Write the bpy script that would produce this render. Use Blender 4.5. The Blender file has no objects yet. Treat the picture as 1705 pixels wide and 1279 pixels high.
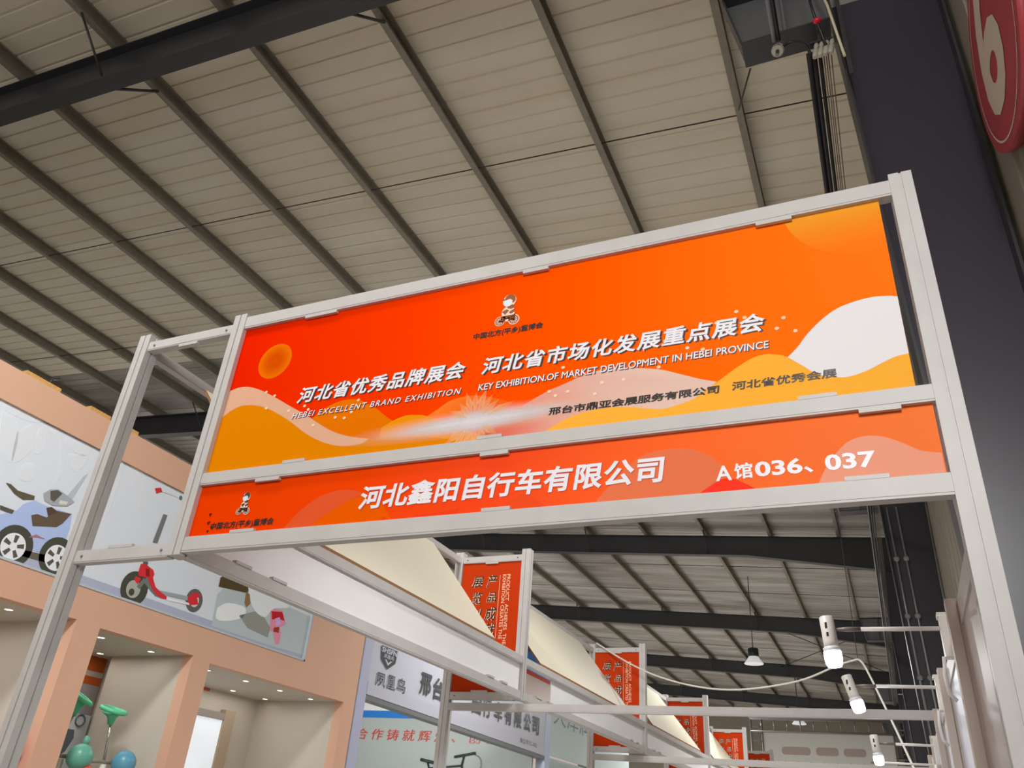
import bpy, bmesh, math, random
from mathutils import Vector, Matrix
random.seed(7)
SC = bpy.context.scene
COL = SC.collection

# ------------------------------------------------------------------ camera
CZ = 1.73                                   # height of the camera above the floor; heights below are given relative to it
F_PX, CX, CY = 1330.08, 852.5, 639.5
CR = (Vector((0.91525768, 0.3962351, 0.07280884)), Vector((-0.13681503, 0.47569022, -0.86890763)),
      Vector((-0.37892616, 0.78531303, 0.48959004)))      # camera right, down, forward
cam = bpy.data.cameras.new('camera'); cam.sensor_width = 36; cam.lens = F_PX / 1705 * 36; cam.clip_end = 300
cam_o = bpy.data.objects.new('camera', cam); COL.objects.link(cam_o)
m = Matrix((CR[0], -CR[1], -CR[2])).transposed().to_4x4(); m.translation = (0, 0, CZ)
cam_o.matrix_world = m
SC.camera = cam_o

# ------------------------------------------------------------------ light
w = bpy.data.worlds.new('world'); SC.world = w; w.use_nodes = True
w.node_tree.nodes['Background'].inputs['Color'].default_value = (1.0, 0.98, 0.955, 1)
w.node_tree.nodes['Background'].inputs['Strength'].default_value = 1.0
SC.view_settings.view_transform = 'Standard'; SC.view_settings.look = 'None'
SC.view_settings.gamma = 1.0; SC.view_settings.use_curve_mapping = False
SC.view_settings.exposure = 0.0
SC.cycles.transparent_max_bounces = 24

def area_light(name, loc, target, size, power, color=(1, 1, 1), spread=180):
    l = bpy.data.lights.new(name, 'AREA'); l.size = size; l.energy = power; l.color = color; l.spread = math.radians(spread)
    o = bpy.data.objects.new(name, l); COL.objects.link(o)
    o.location = (loc[0], loc[1], loc[2] + CZ)
    d = Vector(target) - Vector(loc)
    o.rotation_euler = d.to_track_quat('-Z', 'Y').to_euler()
    return o
# hall lamp behind the viewer, far pendant; the others are added unseen fill lights
LC = (1, .985, .965)
area_light('hall_lamp_and_fill', (0.5, -1.9, 2.3), (-0.5, 2.0, 1.1), 1.0, 82, (1, .99, .98), 130)
area_light('hall_lamp_and_fill', (-2.7, .6, 4.9), (-5.6, 5.4, 0.4), 1.0, 125, LC, 120)  # added fill for the salmon booth, out of view
area_light('hall_lamp_and_fill', (-.75, 2.62, 1.72), (-1.3, 3.4, .2), 0.3, 20, LC, 120)  # added fill hidden behind the sign, lifts clamp lamps and first fascia
area_light('hall_lamp_and_fill', (-.95, 5.4, 3.5), (-1.6, 5.8, 0), 0.5, 46, LC, 120)  # added fill hidden behind the sign, for fascia and sloping boards
area_light('hall_lamp_and_fill', (-.9, 11.5, 4.0), (-1.8, 11.5, 0), 0.5, 130, LC, 130)
area_light('hall_lamp_and_fill', (-3.05, 22.0, 4.2), (-3.05, 22.0, 0), 0.45, 500, LC)
area_light('hall_lamp_and_fill', (-4.2, 10.5, 3.6), (-5.2, 10.8, 0), 0.6, 75, LC)
area_light('booth_fill_light', (-8.4, 11.2, 1.7), (-8.2, 14.0, 0.6), 0.6, 50, LC)  # added fill that brightens the booth's side wall
for lx, ly in ((-12.0, 15.0), (-13.0, 24.0), (-7.5, 31.0), (-6.0, 39.0), (-17.0, 32.0)):
    area_light('hall_lamp_and_fill', (lx, ly, 4.7), (lx, ly, 0), 0.6, 560, LC)  # added fills that brighten the far floor and roof

# ------------------------------------------------------------------ helpers
def lin(c):
    out = []
    for v in c[:3]:
        v /= 255.0
        out.append(v / 12.92 if v <= 0.04045 else ((v + 0.055) / 1.055) ** 2.4)
    return tuple(out) + (1.0,)

MATS = {}
def mat(name, rgb, rough=0.5, metal=0.0, spec=0.5, noise=0.0, nscale=6.0, emit=None, bump=0.0, bscale=60.0):
    if name in MATS: return MATS[name]
    mt = bpy.data.materials.new(name); mt.use_nodes = True; nt = mt.node_tree
    b = nt.nodes['Principled BSDF']
    b.inputs['Base Color'].default_value = lin(rgb); b.inputs['Roughness'].default_value = rough
    b.inputs['Metallic'].default_value = metal; b.inputs['Specular IOR Level'].default_value = spec
    if noise > 0 or bump > 0:
        tc = nt.nodes.new('ShaderNodeTexCoord')
    if noise > 0:
        nz = nt.nodes.new('ShaderNodeTexNoise'); nz.inputs['Scale'].default_value = nscale; nz.inputs['Detail'].default_value = 4
        nt.links.new(tc.outputs['Object'], nz.inputs['Vector'])
        rp = nt.nodes.new('ShaderNodeValToRGB'); c = lin(rgb)
        rp.color_ramp.elements[0].position = .3; rp.color_ramp.elements[1].position = .7
        rp.color_ramp.elements[0].color = tuple(x * (1 - noise) for x in c[:3]) + (1,)
        rp.color_ramp.elements[1].color = tuple(min(1, x * (1 + noise * .5)) for x in c[:3]) + (1,)
        nt.links.new(nz.outputs['Fac'], rp.inputs['Fac']); nt.links.new(rp.outputs['Color'], b.inputs['Base Color'])
    if bump > 0:
        n2 = nt.nodes.new('ShaderNodeTexNoise'); n2.inputs['Scale'].default_value = bscale
        nt.links.new(tc.outputs['Object'], n2.inputs['Vector'])
        bp = nt.nodes.new('ShaderNodeBump'); bp.inputs['Strength'].default_value = bump; bp.inputs['Distance'].default_value = .004
        nt.links.new(n2.outputs['Fac'], bp.inputs['Height']); nt.links.new(bp.outputs['Normal'], b.inputs['Normal'])
    if emit:
        b.inputs['Emission Color'].default_value = lin(rgb); b.inputs['Emission Strength'].default_value = emit
    MATS[name] = mt
    return mt

def grad_mat(name, stops, axis=0, rough=0.35):
    """printed colour that changes across the sheet (generated coordinate along axis)"""
    mt = bpy.data.materials.new(name); mt.use_nodes = True; nt = mt.node_tree; b = nt.nodes['Principled BSDF']
    b.inputs['Roughness'].default_value = .55; b.inputs['Specular IOR Level'].default_value = 0.0
    tc = nt.nodes.new('ShaderNodeTexCoord'); sp = nt.nodes.new('ShaderNodeSeparateXYZ'); rp = nt.nodes.new('ShaderNodeValToRGB')
    nt.links.new(tc.outputs['Generated'], sp.inputs[0]); nt.links.new(sp.outputs[axis], rp.inputs['Fac'])
    el = rp.color_ramp.elements
    while len(el) < len(stops): el.new(.5)
    for e, (p, c) in zip(el, stops): e.position = p; e.color = lin(c)
    nt.links.new(rp.outputs['Color'], b.inputs['Base Color']); MATS[name] = mt
    return mt

def ink_mat(name='printed_ink'):
    """printed ink: colour and coverage stored per vertex"""
    if name in MATS: return MATS[name]
    mt = bpy.data.materials.new(name); mt.use_nodes = True; nt = mt.node_tree; b = nt.nodes['Principled BSDF']
    b.inputs['Roughness'].default_value = .55; b.inputs['Specular IOR Level'].default_value = 0.0
    a = nt.nodes.new('ShaderNodeVertexColor'); a.layer_name = 'ink'
    nt.links.new(a.outputs['Color'], b.inputs['Base Color']); nt.links.new(a.outputs['Alpha'], b.inputs['Alpha'])
    MATS[name] = mt
    return mt

def ray(px, py):
    v = ((px - CX) / F_PX, (py - CY) / F_PX, 1.0)
    return CR[0] * v[0] + CR[1] * v[1] + CR[2] * v[2]
def at(px, py, axis, val):
    """the point of the plane (axis = val) that the photograph shows at pixel px, py"""
    r = ray(px, py)
    return r * (val / r[axis])

TXT = {}
def glyphs(body, bold=0.0, spacing=1.0, shear=0.0):
    key = (body, bold, spacing, shear)
    if key in TXT: return TXT[key]
    c = bpy.data.curves.new('lettering_source', 'FONT'); c.body = body; c.bevel_depth = bold; c.bevel_resolution = 0; c.space_character = spacing
    c.shear = shear; c.resolution_u = 3
    o = bpy.data.objects.new('lettering_source', c); COL.objects.link(o)
    bpy.context.view_layer.update()
    me = o.to_mesh()
    vs = [(v.co.x, v.co.y, v.co.z) for v in me.vertices]; fs = [tuple(p.vertices) for p in me.polygons]
    o.to_mesh_clear(); bpy.data.objects.remove(o); bpy.data.curves.remove(c)
    xs = [v[0] for v in vs]; ys = [v[1] for v in vs]
    x0, x1, y0, y1 = min(xs), max(xs), min(ys), max(ys)
    zm = max(1e-6, max(abs(v[2]) for v in vs))
    vs = [((x - x0) / (x1 - x0), (y - y0) / (y1 - y0), z / zm) for x, y, z in vs]
    TXT[key] = (vs, fs)
    return TXT[key]

def smooth(pts, n=6):
    out = []
    P = [pts[0]] + list(pts) + [pts[-1]]
    for i in range(1, len(P) - 2):
        p0, p1, p2, p3 = P[i - 1], P[i], P[i + 1], P[i + 2]
        for k in range(n):
            t = k / n
            out.append(tuple(0.5 * (2 * p1[j] + (p2[j] - p0[j]) * t + (2 * p0[j] - 5 * p1[j] + 4 * p2[j] - p3[j]) * t * t
                                    + (3 * p1[j] - p0[j] - 3 * p2[j] + p3[j]) * t ** 3) for j in range(len(p1))))
    out.append(tuple(pts[-1]))
    return out

class MB:
    def __init__(s):
        s.v = []; s.f = []; s.mi = []; s.col = []; s.mats = []; s.cur = 0; s.has_col = False; s.sm = set()
    def mat(s, m):
        if m not in s.mats: s.mats.append(m)
        s.cur = s.mats.index(m); return s
    def addv(s, p, c=(1, 1, 1, 1)):
        s.v.append((p[0], p[1], p[2])); s.col.append(c); return len(s.v) - 1
    def face(s, idx, sm=False):
        if sm: s.sm.add(len(s.f))
        s.f.append(tuple(idx)); s.mi.append(s.cur)
    def box(s, x0, x1, y0, y1, z0, z1):
        b = len(s.v)
        for z in (z0, z1):
            for x, y in ((x0, y0), (x1, y0), (x1, y1), (x0, y1)): s.addv((x, y, z))
        for q in ((0, 3, 2, 1), (4, 5, 6, 7), (0, 1, 5, 4), (1, 2, 6, 5), (2, 3, 7, 6), (3, 0, 4, 7)): s.face([b + i for i in q])
        return s
    def prism(s, poly, vec):
        """poly: 3D points of a planar outline; swept along vec"""
        n = len(poly); b = len(s.v); vec = Vector(vec)
        for p in poly: s.addv(p)
        for p in poly: s.addv(Vector(p) + vec)
        s.face([b + i for i in range(n)][::-1]); s.face([b + n + i for i in range(n)])
        for i in range(n): s.face((b + i, b + (i + 1) % n, b + n + (i + 1) % n, b + n + i))
        return s
    def sheet(s, pts):
        """flat outline, any shape, ear-clipped"""
        b = len(s.v)
        for p in pts: s.addv(p)
        s.face([b + i for i in range(len(pts))]); return s
    def tube(s, pts, r, n=8, caps=True):
        pts = [Vector(p) for p in pts]; rings = []
        rr = r if isinstance(r, (list, tuple)) else [r] * len(pts)
        for i, p in enumerate(pts):
            d = (pts[min(i + 1, len(pts) - 1)] - pts[max(i - 1, 0)]).normalized()
            a = Vector((0, 0, 1)) if abs(d.z) < .9 else Vector((1, 0, 0))
            u = d.cross(a).normalized(); v = d.cross(u).normalized()
            rings.append([s.addv(p + (u * math.cos(2 * math.pi * k / n) + v * math.sin(2 * math.pi * k / n)) * rr[i]) for k in range(n)])
        for a, b in zip(rings, rings[1:]):
            for k in range(n): s.face((a[k], a[(k + 1) % n], b[(k + 1) % n], b[k]), True)
        if caps: s.face(rings[0][::-1]); s.face(rings[-1])
        return s
    def lathe(s, base, axis, prof, n=20):
        """prof: list of (distance along axis, radius)"""
        base = Vector(base); axis = Vector(axis).normalized()
        return s.tube_prof([base + axis * h for h, r in prof], axis, [r for h, r in prof], n)
    def tube_prof(s, pts, d, rr, n):
        a = Vector((0, 0, 1)) if abs(d.z) < .9 else Vector((1, 0, 0))
        u = d.cross(a).normalized(); v = d.cross(u).normalized(); rings = []
        for p, r in zip(pts, rr):
            rings.append([s.addv(p + (u * math.cos(2 * math.pi * k / n) + v * math.sin(2 * math.pi * k / n)) * r) for k in range(n)])
        for a, b in zip(rings, rings[1:]):
            for k in range(n): s.face((a[k], a[(k + 1) % n], b[(k + 1) % n], b[k]), True)
        s.face(rings[0][::-1]); s.face(rings[-1]); return s
    def ball(s, c, r, sx=1, sy=1, sz=1, n=16, mrings=10):
        c = Vector(c); rings = []
        for i in range(1, mrings):
            t = math.pi * i / mrings
            rings.append([s.addv((c.x + r * sx * math.sin(t) * math.cos(2 * math.pi * k / n), c.y + r * sy * math.sin(t) * math.sin(2 * math.pi * k / n), c.z + r * sz * math.cos(t))) for k in range(n)])
        top = s.addv((c.x, c.y, c.z + r * sz)); bot = s.addv((c.x, c.y, c.z - r * sz))
        for k in range(n):
            s.face((top, rings[0][k], rings[0][(k + 1) % n]), True); s.face((bot, rings[-1][(k + 1) % n], rings[-1][k]), True)
        for a, b in zip(rings, rings[1:]):
            for k in range(n): s.face((a[k], b[k], b[(k + 1) % n], a[(k + 1) % n]), True)
        return s
    def torus(s, c, axis, R, r, sx=1.0, n=24, m=8):
        c = Vector(c); d = Vector(axis).normalized(); a = Vector((0, 0, 1)) if abs(d.z) < .9 else Vector((0, 1, 0))
        u = d.cross(a).normalized(); v = d.cross(u).normalized(); rings = []
        for i in range(n):
            t = 2 * math.pi * i / n; e = u * math.cos(t) * sx + v * math.sin(t)
            rings.append([s.addv(c + e * R + (e * math.cos(2 * math.pi * k / m) + d * math.sin(2 * math.pi * k / m)) * r) for k in range(m)])
        for i in range(n):
            a_, b_ = rings[i], rings[(i + 1) % n]
            for k in range(m): s.face((a_[k], b_[k], b_[(k + 1) % m], a_[(k + 1) % m]), True)
        return s
    def text(s, body, O, U, V, u0, u1, v0, v1, bold=0.0, spacing=1.0, shear=0.0):
        vs, fs = glyphs(body, bold, spacing, shear); b = len(s.v); O = Vector(O); U = Vector(U); V = Vector(V)
        N = U.cross(V) * .00008
        for x, y, z in vs: s.addv(O + U * (u0 + (u1 - u0) * x) + V * (v0 + (v1 - v0) * y) + N * z)
        for f in fs: s.face([b + i for i in f])
        return s
    def ink(s, pts, rgb, alpha=1.0):
        """printed area; alpha may be a number or one per point"""
        b = len(s.v); c = lin(rgb)[:3]; s.has_col = True
        for i, p in enumerate(pts):
            a = alpha[i] if isinstance(alpha, (list, tuple)) else alpha
            s.addv(p, c + (a,))
        s.face([b + i for i in range(len(pts))]); return s
    def ink_fan(s, center, rim, rgb, a0, a1):
        b = len(s.v); c = lin(rgb)[:3]; s.has_col = True
        s.addv(center, c + (a0,))
        for p in rim: s.addv(p, c + (a1,))
        n = len(rim)
        for i in range(n): s.face((b, b + 1 + i, b + 1 + (i + 1) % n))
        return s
    def build(s, name, material=None, parent=None, org=(0, 0, 0)):
        me = bpy.data.meshes.new(name); ox, oy, oz = org
        dz = 0 if parent else CZ
        me.from_pydata([(x - ox, y - oy, z - oz) for x, y, z in s.v], [], s.f)
        if material is not None and not s.mats: me.materials.append(material)
        for mm in s.mats: me.materials.append(mm)
        me.polygons.foreach_set('material_index', s.mi)
        if s.has_col:
            ca = me.color_attributes.new('ink', 'FLOAT_COLOR', 'POINT')
            ca.data.foreach_set('color', [x for c in s.col for x in c])
        if s.sm: me.polygons.foreach_set('use_smooth', [i in s.sm for i in range(len(s.f))])
        if any(len(f) > 4 for f in s.f):
            bm = bmesh.new(); bm.from_mesh(me)
            bmesh.ops.triangulate(bm, faces=[f for f in bm.faces if len(f.verts) > 4], ngon_method='EAR_CLIP')
            bm.to_mesh(me); bm.free()
        me.update()
        o = bpy.data.objects.new(name, me); COL.objects.link(o)
        if parent: o.parent = parent
        else: o.location = (ox, oy, oz + CZ)
        return o

def tag(o, label, cat, group=None, kind=None):
    o['label'] = label; o['category'] = cat
    if group: o['group'] = group
    if kind: o['kind'] = kind
    return o
def thing(name, label, cat, loc=(0, 0, 0), group=None):
    o = bpy.data.objects.new(name, None); o.empty_display_size = .1; COL.objects.link(o)
    o.location = (loc[0], loc[1], loc[2] + CZ); o['org'] = [float(q) for q in loc]
    return tag(o, label, cat, group)
def part(t, name, mb, material=None, under=None):
    return mb.build(name, material, parent=under or t, org=tuple(t['org']))
def single(name, mb, material, label, cat, group=None, org=(0, 0, 0)):
    return tag(mb.build(name, material, org=org), label, cat, group)
def struct(name, mb, material):
    o = mb.build(name, material); o['kind'] = 'structure'; return o
def dup(root, delta, label, group=None):
    r = root.copy(); COL.objects.link(r); r['label'] = label
    r.location = Vector(root.location) + Vector(delta)
    for ch in list(root.children):
        c = ch.copy(); COL.objects.link(c); c.parent = r
        for g in list(ch.children):
            d = g.copy(); COL.objects.link(d); d.parent = c
    return r

X, Yv, Z = Vector((1, 0, 0)), Vector((0, 1, 0)), Vector((0, 0, 1))

# ------------------------------------------------------------------ materials
ALU = mat('white_aluminium', (196, 193, 190), .45, 0, .5, noise=.06, nscale=9)
ALU_D = mat('aluminium_slot', (120, 118, 114), .5)
STEEL = mat('charcoal_painted_steel', (56, 56, 60), .38, 0, .6, noise=.08, nscale=2)
WEBST = mat('painted_column_steel', (54, 52, 64), .36, 0, .6, noise=.05, nscale=1.2)
PURL = mat('galvanised_steel', (150, 143, 130), .5, .15, .5, noise=.12, nscale=12)
ROD = mat('rusty_rod', (70, 55, 42), .7)
WALLC = mat('wall_sheet', (158, 150, 136), .55, 0, .4, noise=.06, nscale=1.5)
FLOORM = mat('floor_concrete', (180, 176, 170), .7, noise=.1, nscale=.8)
SALMON = mat('salmon_paint', (216, 172, 146), .6, 0, .3, noise=.02, nscale=2)
NICHE = mat('niche_paint', (196, 188, 176), .65, 0, .3)
WHITE = mat('white_board', (240, 240, 240), .45, 0, .4, noise=.02, nscale=4)
CREAM = mat('cream_laminate', (200, 193, 173), .5, 0, .5, bump=.05, bscale=90)
CHIP = mat('chipboard_edge', (140, 98, 60), .8)
BLACKI = mat('black_print', (30, 24, 22), .4)
WHITEI = mat('white_print', (236, 234, 240), .4)
SHADOWI = mat('dark_outline_print', (70, 35, 30), .4)
INK = ink_mat()

# ------------------------------------------------------------------ setting: floor, walls, roof
RZ = lambda x: 6.30 - 0.078 * x                     # underside of the roof sheets
b = MB().box(-30, 6, -14, 47, -1.93, -1.73); struct('floor', b, FLOORM)

def roof_mat(name, ca, cb, rough, metal, bump, wsc):
    mt = bpy.data.materials.new(name); mt.use_nodes = True; nt = mt.node_tree; bs = nt.nodes['Principled BSDF']
    bs.inputs['Roughness'].default_value = rough; bs.inputs['Metallic'].default_value = metal; bs.inputs['Specular IOR Level'].default_value = .5
    tc = nt.nodes.new('ShaderNodeTexCoord')
    mp = nt.nodes.new('ShaderNodeMapping'); mp.inputs['Scale'].default_value = (.35, 2.2, 1)
    nz = nt.nodes.new('ShaderNodeTexNoise'); nz.inputs['Scale'].default_value = 1.0; nz.inputs['Detail'].default_value = 3
    rp = nt.nodes.new('ShaderNodeValToRGB')
    rp.color_ramp.elements[0].position = .3; rp.color_ramp.elements[0].color = lin(ca)
    rp.color_ramp.elements[1].position = .7; rp.color_ramp.elements[1].color = lin(cb)
    nt.links.new(tc.outputs['Object'], mp.inputs['Vector']); nt.links.new(mp.outputs['Vector'], nz.inputs['Vector'])
    nt.links.new(nz.outputs['Fac'], rp.inputs['Fac']); nt.links.new(rp.outputs['Color'], bs.inputs['Base Color'])
    wv = nt.nodes.new('ShaderNodeTexWave'); wv.bands_direction = 'Y'; wv.inputs['Scale'].default_value = wsc; wv.inputs['Distortion'].default_value = .6
    wv.inputs['Detail'].default_value = 1
    nt.links.new(tc.outputs['Object'], wv.inputs['Vector'])
    bp = nt.nodes.new('ShaderNodeBump'); bp.inputs['Strength'].default_value = bump; bp.inputs['Distance'].default_value = .01
    nt.links.new(wv.outputs['Fac'], bp.inputs['Height']); nt.links.new(bp.outputs['Normal'], bs.inputs['Normal'])
    return mt
b = MB(); y = -13.4; prof = []
while y < 47:
    prof += [(y, 0), (y + .176, 0), (y + .184, .016), (y + .202, .016)]; y += .21
xs = (1.0, -26.0)
rows = [[b.addv((x, yy, RZ(x) + dz)) for yy, dz in prof] for x in xs]
top = [[b.addv((x, yy, RZ(x) + .08)) for yy, dz in prof] for x in xs]
for i in range(len(prof) - 1):
    b.face((rows[0][i], rows[1][i], rows[1][i + 1], rows[0][i + 1])); b.face((top[0][i], top[0][i + 1], top[1][i + 1], top[1][i]))
b.mats = [roof_mat('roof_sheet', (232, 221, 198), (240, 233, 217), .6, 0, .06, 4.8), roof_mat('roof_sheet_silver', (168, 163, 156), (222, 219, 214), .27, .35, .6, 9.0)]
b.mi = [1 if b.v[f[0]][1] > 8.9 else 0 for f in b.f]
struct('ceiling', b, None)

b = MB(); y = -5.0                                   # hall wall on the right: ribbed cladding sheets
prof = []
while y < 47:
    prof += [(y, 0), (y + .24, 0), (y + .262, .022), (y + .30, .022), (y + .322, 0)]; y += .38
lo = [b.addv((.76 + d, yy, -1.73)) for yy, d in prof]; hi = [b.addv((.76 + d, yy, 6.27)) for yy, d in prof]
lo2 = [b.addv((.86, yy, -1.73)) for yy, d in prof]; hi2 = [b.addv((.86, yy, 6.27)) for yy, d in prof]
for i in range(len(prof) - 1):
    b.face((lo[i], lo[i + 1], hi[i + 1], hi[i])); b.face((lo2[i], hi2[i], hi2[i + 1], lo2[i + 1]))
struct('wall_right', b, WALLC)
wl = MB().box(-26.2, -26, -14, 13, -1.73, 8.4); wl.box(-26.2, -26, 13, 47, -1.73, 3.4)      # wall kept low along the far half, added gap to let light in
struct('wall_left', wl, WALLC)
struct('wall_far', MB().box(-26, .86, 47, 47.2, -1.73, 8.4), WALLC)

# ------------------------------------------------------------------ steel frame
YC = [3.21 + 7.5 * i for i in range(6)]
NTH = ['nearest', 'second', 'third', 'fourth', 'fifth', 'sixth']
XIN = lambda z: .361 - .034 * z
def column(yc, label):
    t = thing('steel_column', label, 'column', (.55, yc, -1.73), 'charcoal steel columns along the hall wall')
    zt = 5.62
    part(t, 'web', MB().prism([(XIN(-1.73), yc - .005, -1.73), (.725, yc - .005, -1.73), (.725, yc - .005, zt), (XIN(zt), yc - .005, zt)], (0, .01, 0)), WEBST)
    q = [(XIN(-1.73), -1.73), (XIN(zt), zt), (XIN(zt) - .012, zt), (XIN(-1.73) - .012, -1.73)]
    part(t, 'flange', MB().prism([(x, yc - .085, z) for x, z in q], (0, .17, 0)), STEEL)
    part(t, 'flange', MB().box(.725, .737, yc - .085, yc + .085, -1.73, zt), STEEL)
    st = MB().box(XIN(4.13), .724, yc - .08, yc - .006, 4.13, 4.142); st.box(XIN(4.13), .724, yc + .006, yc + .08, 4.13, 4.142)
    part(t, 'stiffener', st, mat('lit_plate', (236, 234, 226), .5))  # near-white colour stands in for light caught on the plate's underside
    xi = XIN(4.2) - .012                                # bracket that carries the cables
    br = MB().prism([(xi, yc - .005, 3.962), (-.245, yc - .005, 3.962), (-.335, yc - .005, 4.40), (xi, yc - .005, 4.40)], (0, .01, 0))
    bw = part(t, 'bracket', br, mat('bracket_steel', (104, 106, 108), .4, 0, .6))
    part(t, 'bracket_flange', MB().box(-.262, xi, yc - .085, yc + .085, 3.95, 3.962), STEEL, under=bw)
    part(t, 'bracket_flange', MB().box(-.345, xi, yc - .085, yc + .085, 4.40, 4.412), STEEL, under=bw)
    g = MB().box(-.03, -.018, yc - .08, yc - .006, 3.962, 4.40); g.box(-.03, -.018, yc + .006, yc + .08, 3.962, 4.40)
    part(t, 'gusset', g, mat('bracket_steel', (104, 106, 108)), under=bw)
    part(t, 'end_plate', MB().prism([(-.262, yc - .06, 3.962), (-.25, yc - .06, 3.962), (-.335, yc - .06, 4.40), (-.347, yc - .06, 4.40)], (0, .12, 0)), STEEL, under=bw)
    return t
c0 = column(YC[0], 'nearest charcoal steel column, its wide web rising behind the white corner post')
for i in range(1, 6):
    dup(c0, (0, YC[i] - YC[0], 0), '%s charcoal steel column along the hall wall, counted from the corner booth' % NTH[i])

PX = [-.55 - 1.43 * i for i in range(-1, 13)]            # purlin centre lines
PZ = lambda x: RZ(x) - .18                             # underside of the purlins
def rafter(yc, label):
    t = thing('roof_rafter', label, 'rafter', (-6, yc, PZ(-6)), 'charcoal roof rafters')
    xe, xk = -25.0, -2.5
    up = lambda x: PZ(x) - .004
    def dn(x): return PZ(x) - .44 - (max(0, x - xk) / 2.75) * .26
    xs = [.724, .24, -.7, -1.6, xk, xe]
    def strip(f, z0, z1, y0, y1):
        pl = [(x, y0, f(x) + z0) for x in xs] + [(x, y0, f(x) + z1) for x in reversed(xs)]
        return MB().prism(pl, (0, y1 - y0, 0))
    wb = MB().prism([(x, yc - .004, dn(x)) for x in xs] + [(x, yc - .004, up(x)) for x in reversed(xs)], (0, .008, 0))
    part(t, 'web', wb, STEEL)
    part(t, 'flange', strip(dn, -.012, 0, yc - .085, yc + .085), STEEL)
    part(t, 'flange', strip(up, -.012, 0, yc - .085, yc + .085), STEEL)
    for x in PX[3:11:2]:
        for sgn in (-1, 1):
            f = MB().tube([(x + .02, yc + sgn * .08, dn(x) + .01), (x + .02, yc + sgn * .5, PZ(x) - .003)], .016, 4)
            part(t, 'fly_brace', f, STEEL)
    return t
r0 = rafter(YC[0], 'nearest charcoal roof rafter, passing over the top corner of the view')
for i in range(1, 6):
    dup(r0, (0, YC[i] - YC[0], 0), '%s charcoal roof rafter, counted from the corner booth along the hall' % NTH[i])

def purlin(x):
    h, wd, t_, lip = .178, .065, .004, .02
    z0 = PZ(x) + .001
    pr = [(0, 0), (wd, 0), (wd, lip), (wd - t_, lip), (wd - t_, t_), (t_, t_), (t_, h - t_), (wd - t_, h - t_), (wd - t_, h - lip), (wd, h - lip), (wd, h), (0, h)]
    return MB().prism([(x - wd / 2 + u, -4.5, z0 + v) for u, v in pr], (0, 51.2, 0))
NAME_N = ['first', 'second', 'third', 'fourth', 'fifth', 'sixth', 'seventh', 'eighth', 'ninth', 'tenth', 'eleventh', 'twelfth', 'thirteenth', 'fourteenth']
for i, x in enumerate(PX):
    single('roof_purlin', purlin(x), PURL, '%s long grey steel purlin under the roof sheets, counted from the hall wall' % NAME_N[i], 'purlin',
           'grey roof purlins', org=(x, 20, PZ(x)))
k = 0
for i, yc in enumerate(YC[:4]):
    for off in (2.5, 5.0):
        y = yc + off
        x0, x1 = -17.0, .74
        single('sag_rod', MB().tube([(x0, y, PZ(x0) + .05), (x1, y, PZ(x1) + .05)], .007, 6), ROD,
               'thin dark tie rod crossing the purlins, %s from the nearest rafter' % NAME_N[k], 'tie rod', 'thin tie rods between the purlins')
        k += 1
for i, (x0, x1, y0, y1) in enumerate(((-3.6, .2, 25.7, 33.2), (.2, -3.6, 25.7, 33.2))):
    single('roof_brace', MB().tube([(x0, y0, PZ(x0) - .08), (x1, y1, PZ(x1) - .08)], .014, 6), STEEL,
           'thin diagonal roof brace in the fourth bay, %s' % ('running towards the hall wall' if i == 0 else 'running away from the hall wall'), 'brace')

# ------------------------------------------------------------------ booth frames
PW = .062
def post_mb(x0, y0, z0, z1):
    s, d, g = PW, .005, .0035
    c = s / 2
    pr = [(0, 0), (c - g, 0), (c - g, d), (c + g, d), (c + g, 0), (s, 0), (s, c - g), (s - d, c - g), (s - d, c + g), (s, c + g), (s, s),
          (c + g, s), (c + g, s - d), (c - g, s - d), (c - g, s), (0, s), (0, c + g), (d, c + g), (d, c - g), (0, c - g)]
    return MB().prism([(x0 + u, y0 + v, z0) for u, v in pr], (0, 0, z1 - z0))
def rail_x(x0, x1, y0, z0, z1, tabs=(), up=True, dn=True, dp=.034):
    """rail along x with thin clip tabs that lap over the panel"""
    bm = MB().box(x0, x1, y0, y0 + dp, z0, z1)
    h = (z1 - z0)
    bm.box(x0, x1, y0 - .0015, y0, z0 + h * .12, z1 - h * .12)
    for a, c, side in tabs:
        if side > 0: bm.box(a, c, y0 - .001, y0 + .012, z1, z1 + .011)
        else: bm.box(a, c, y0 - .001, y0 + .012, z0 - .011, z0)
    return bm
def rail_y(x0, x1, y0, y1, z0, z1):
    bm = MB().box(x0, x1, y0, y1, z0, z1)
    h = z1 - z0
    bm.box(x1, x1 + .0015, y0, y1, z0 + h * .12, z1 - h * .12)
    return bm
XA, XB, XC, PITCH = -2.778, -2.25, .206, 3.06
YB = [2.0 + PITCH * i for i in range(7)]
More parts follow.
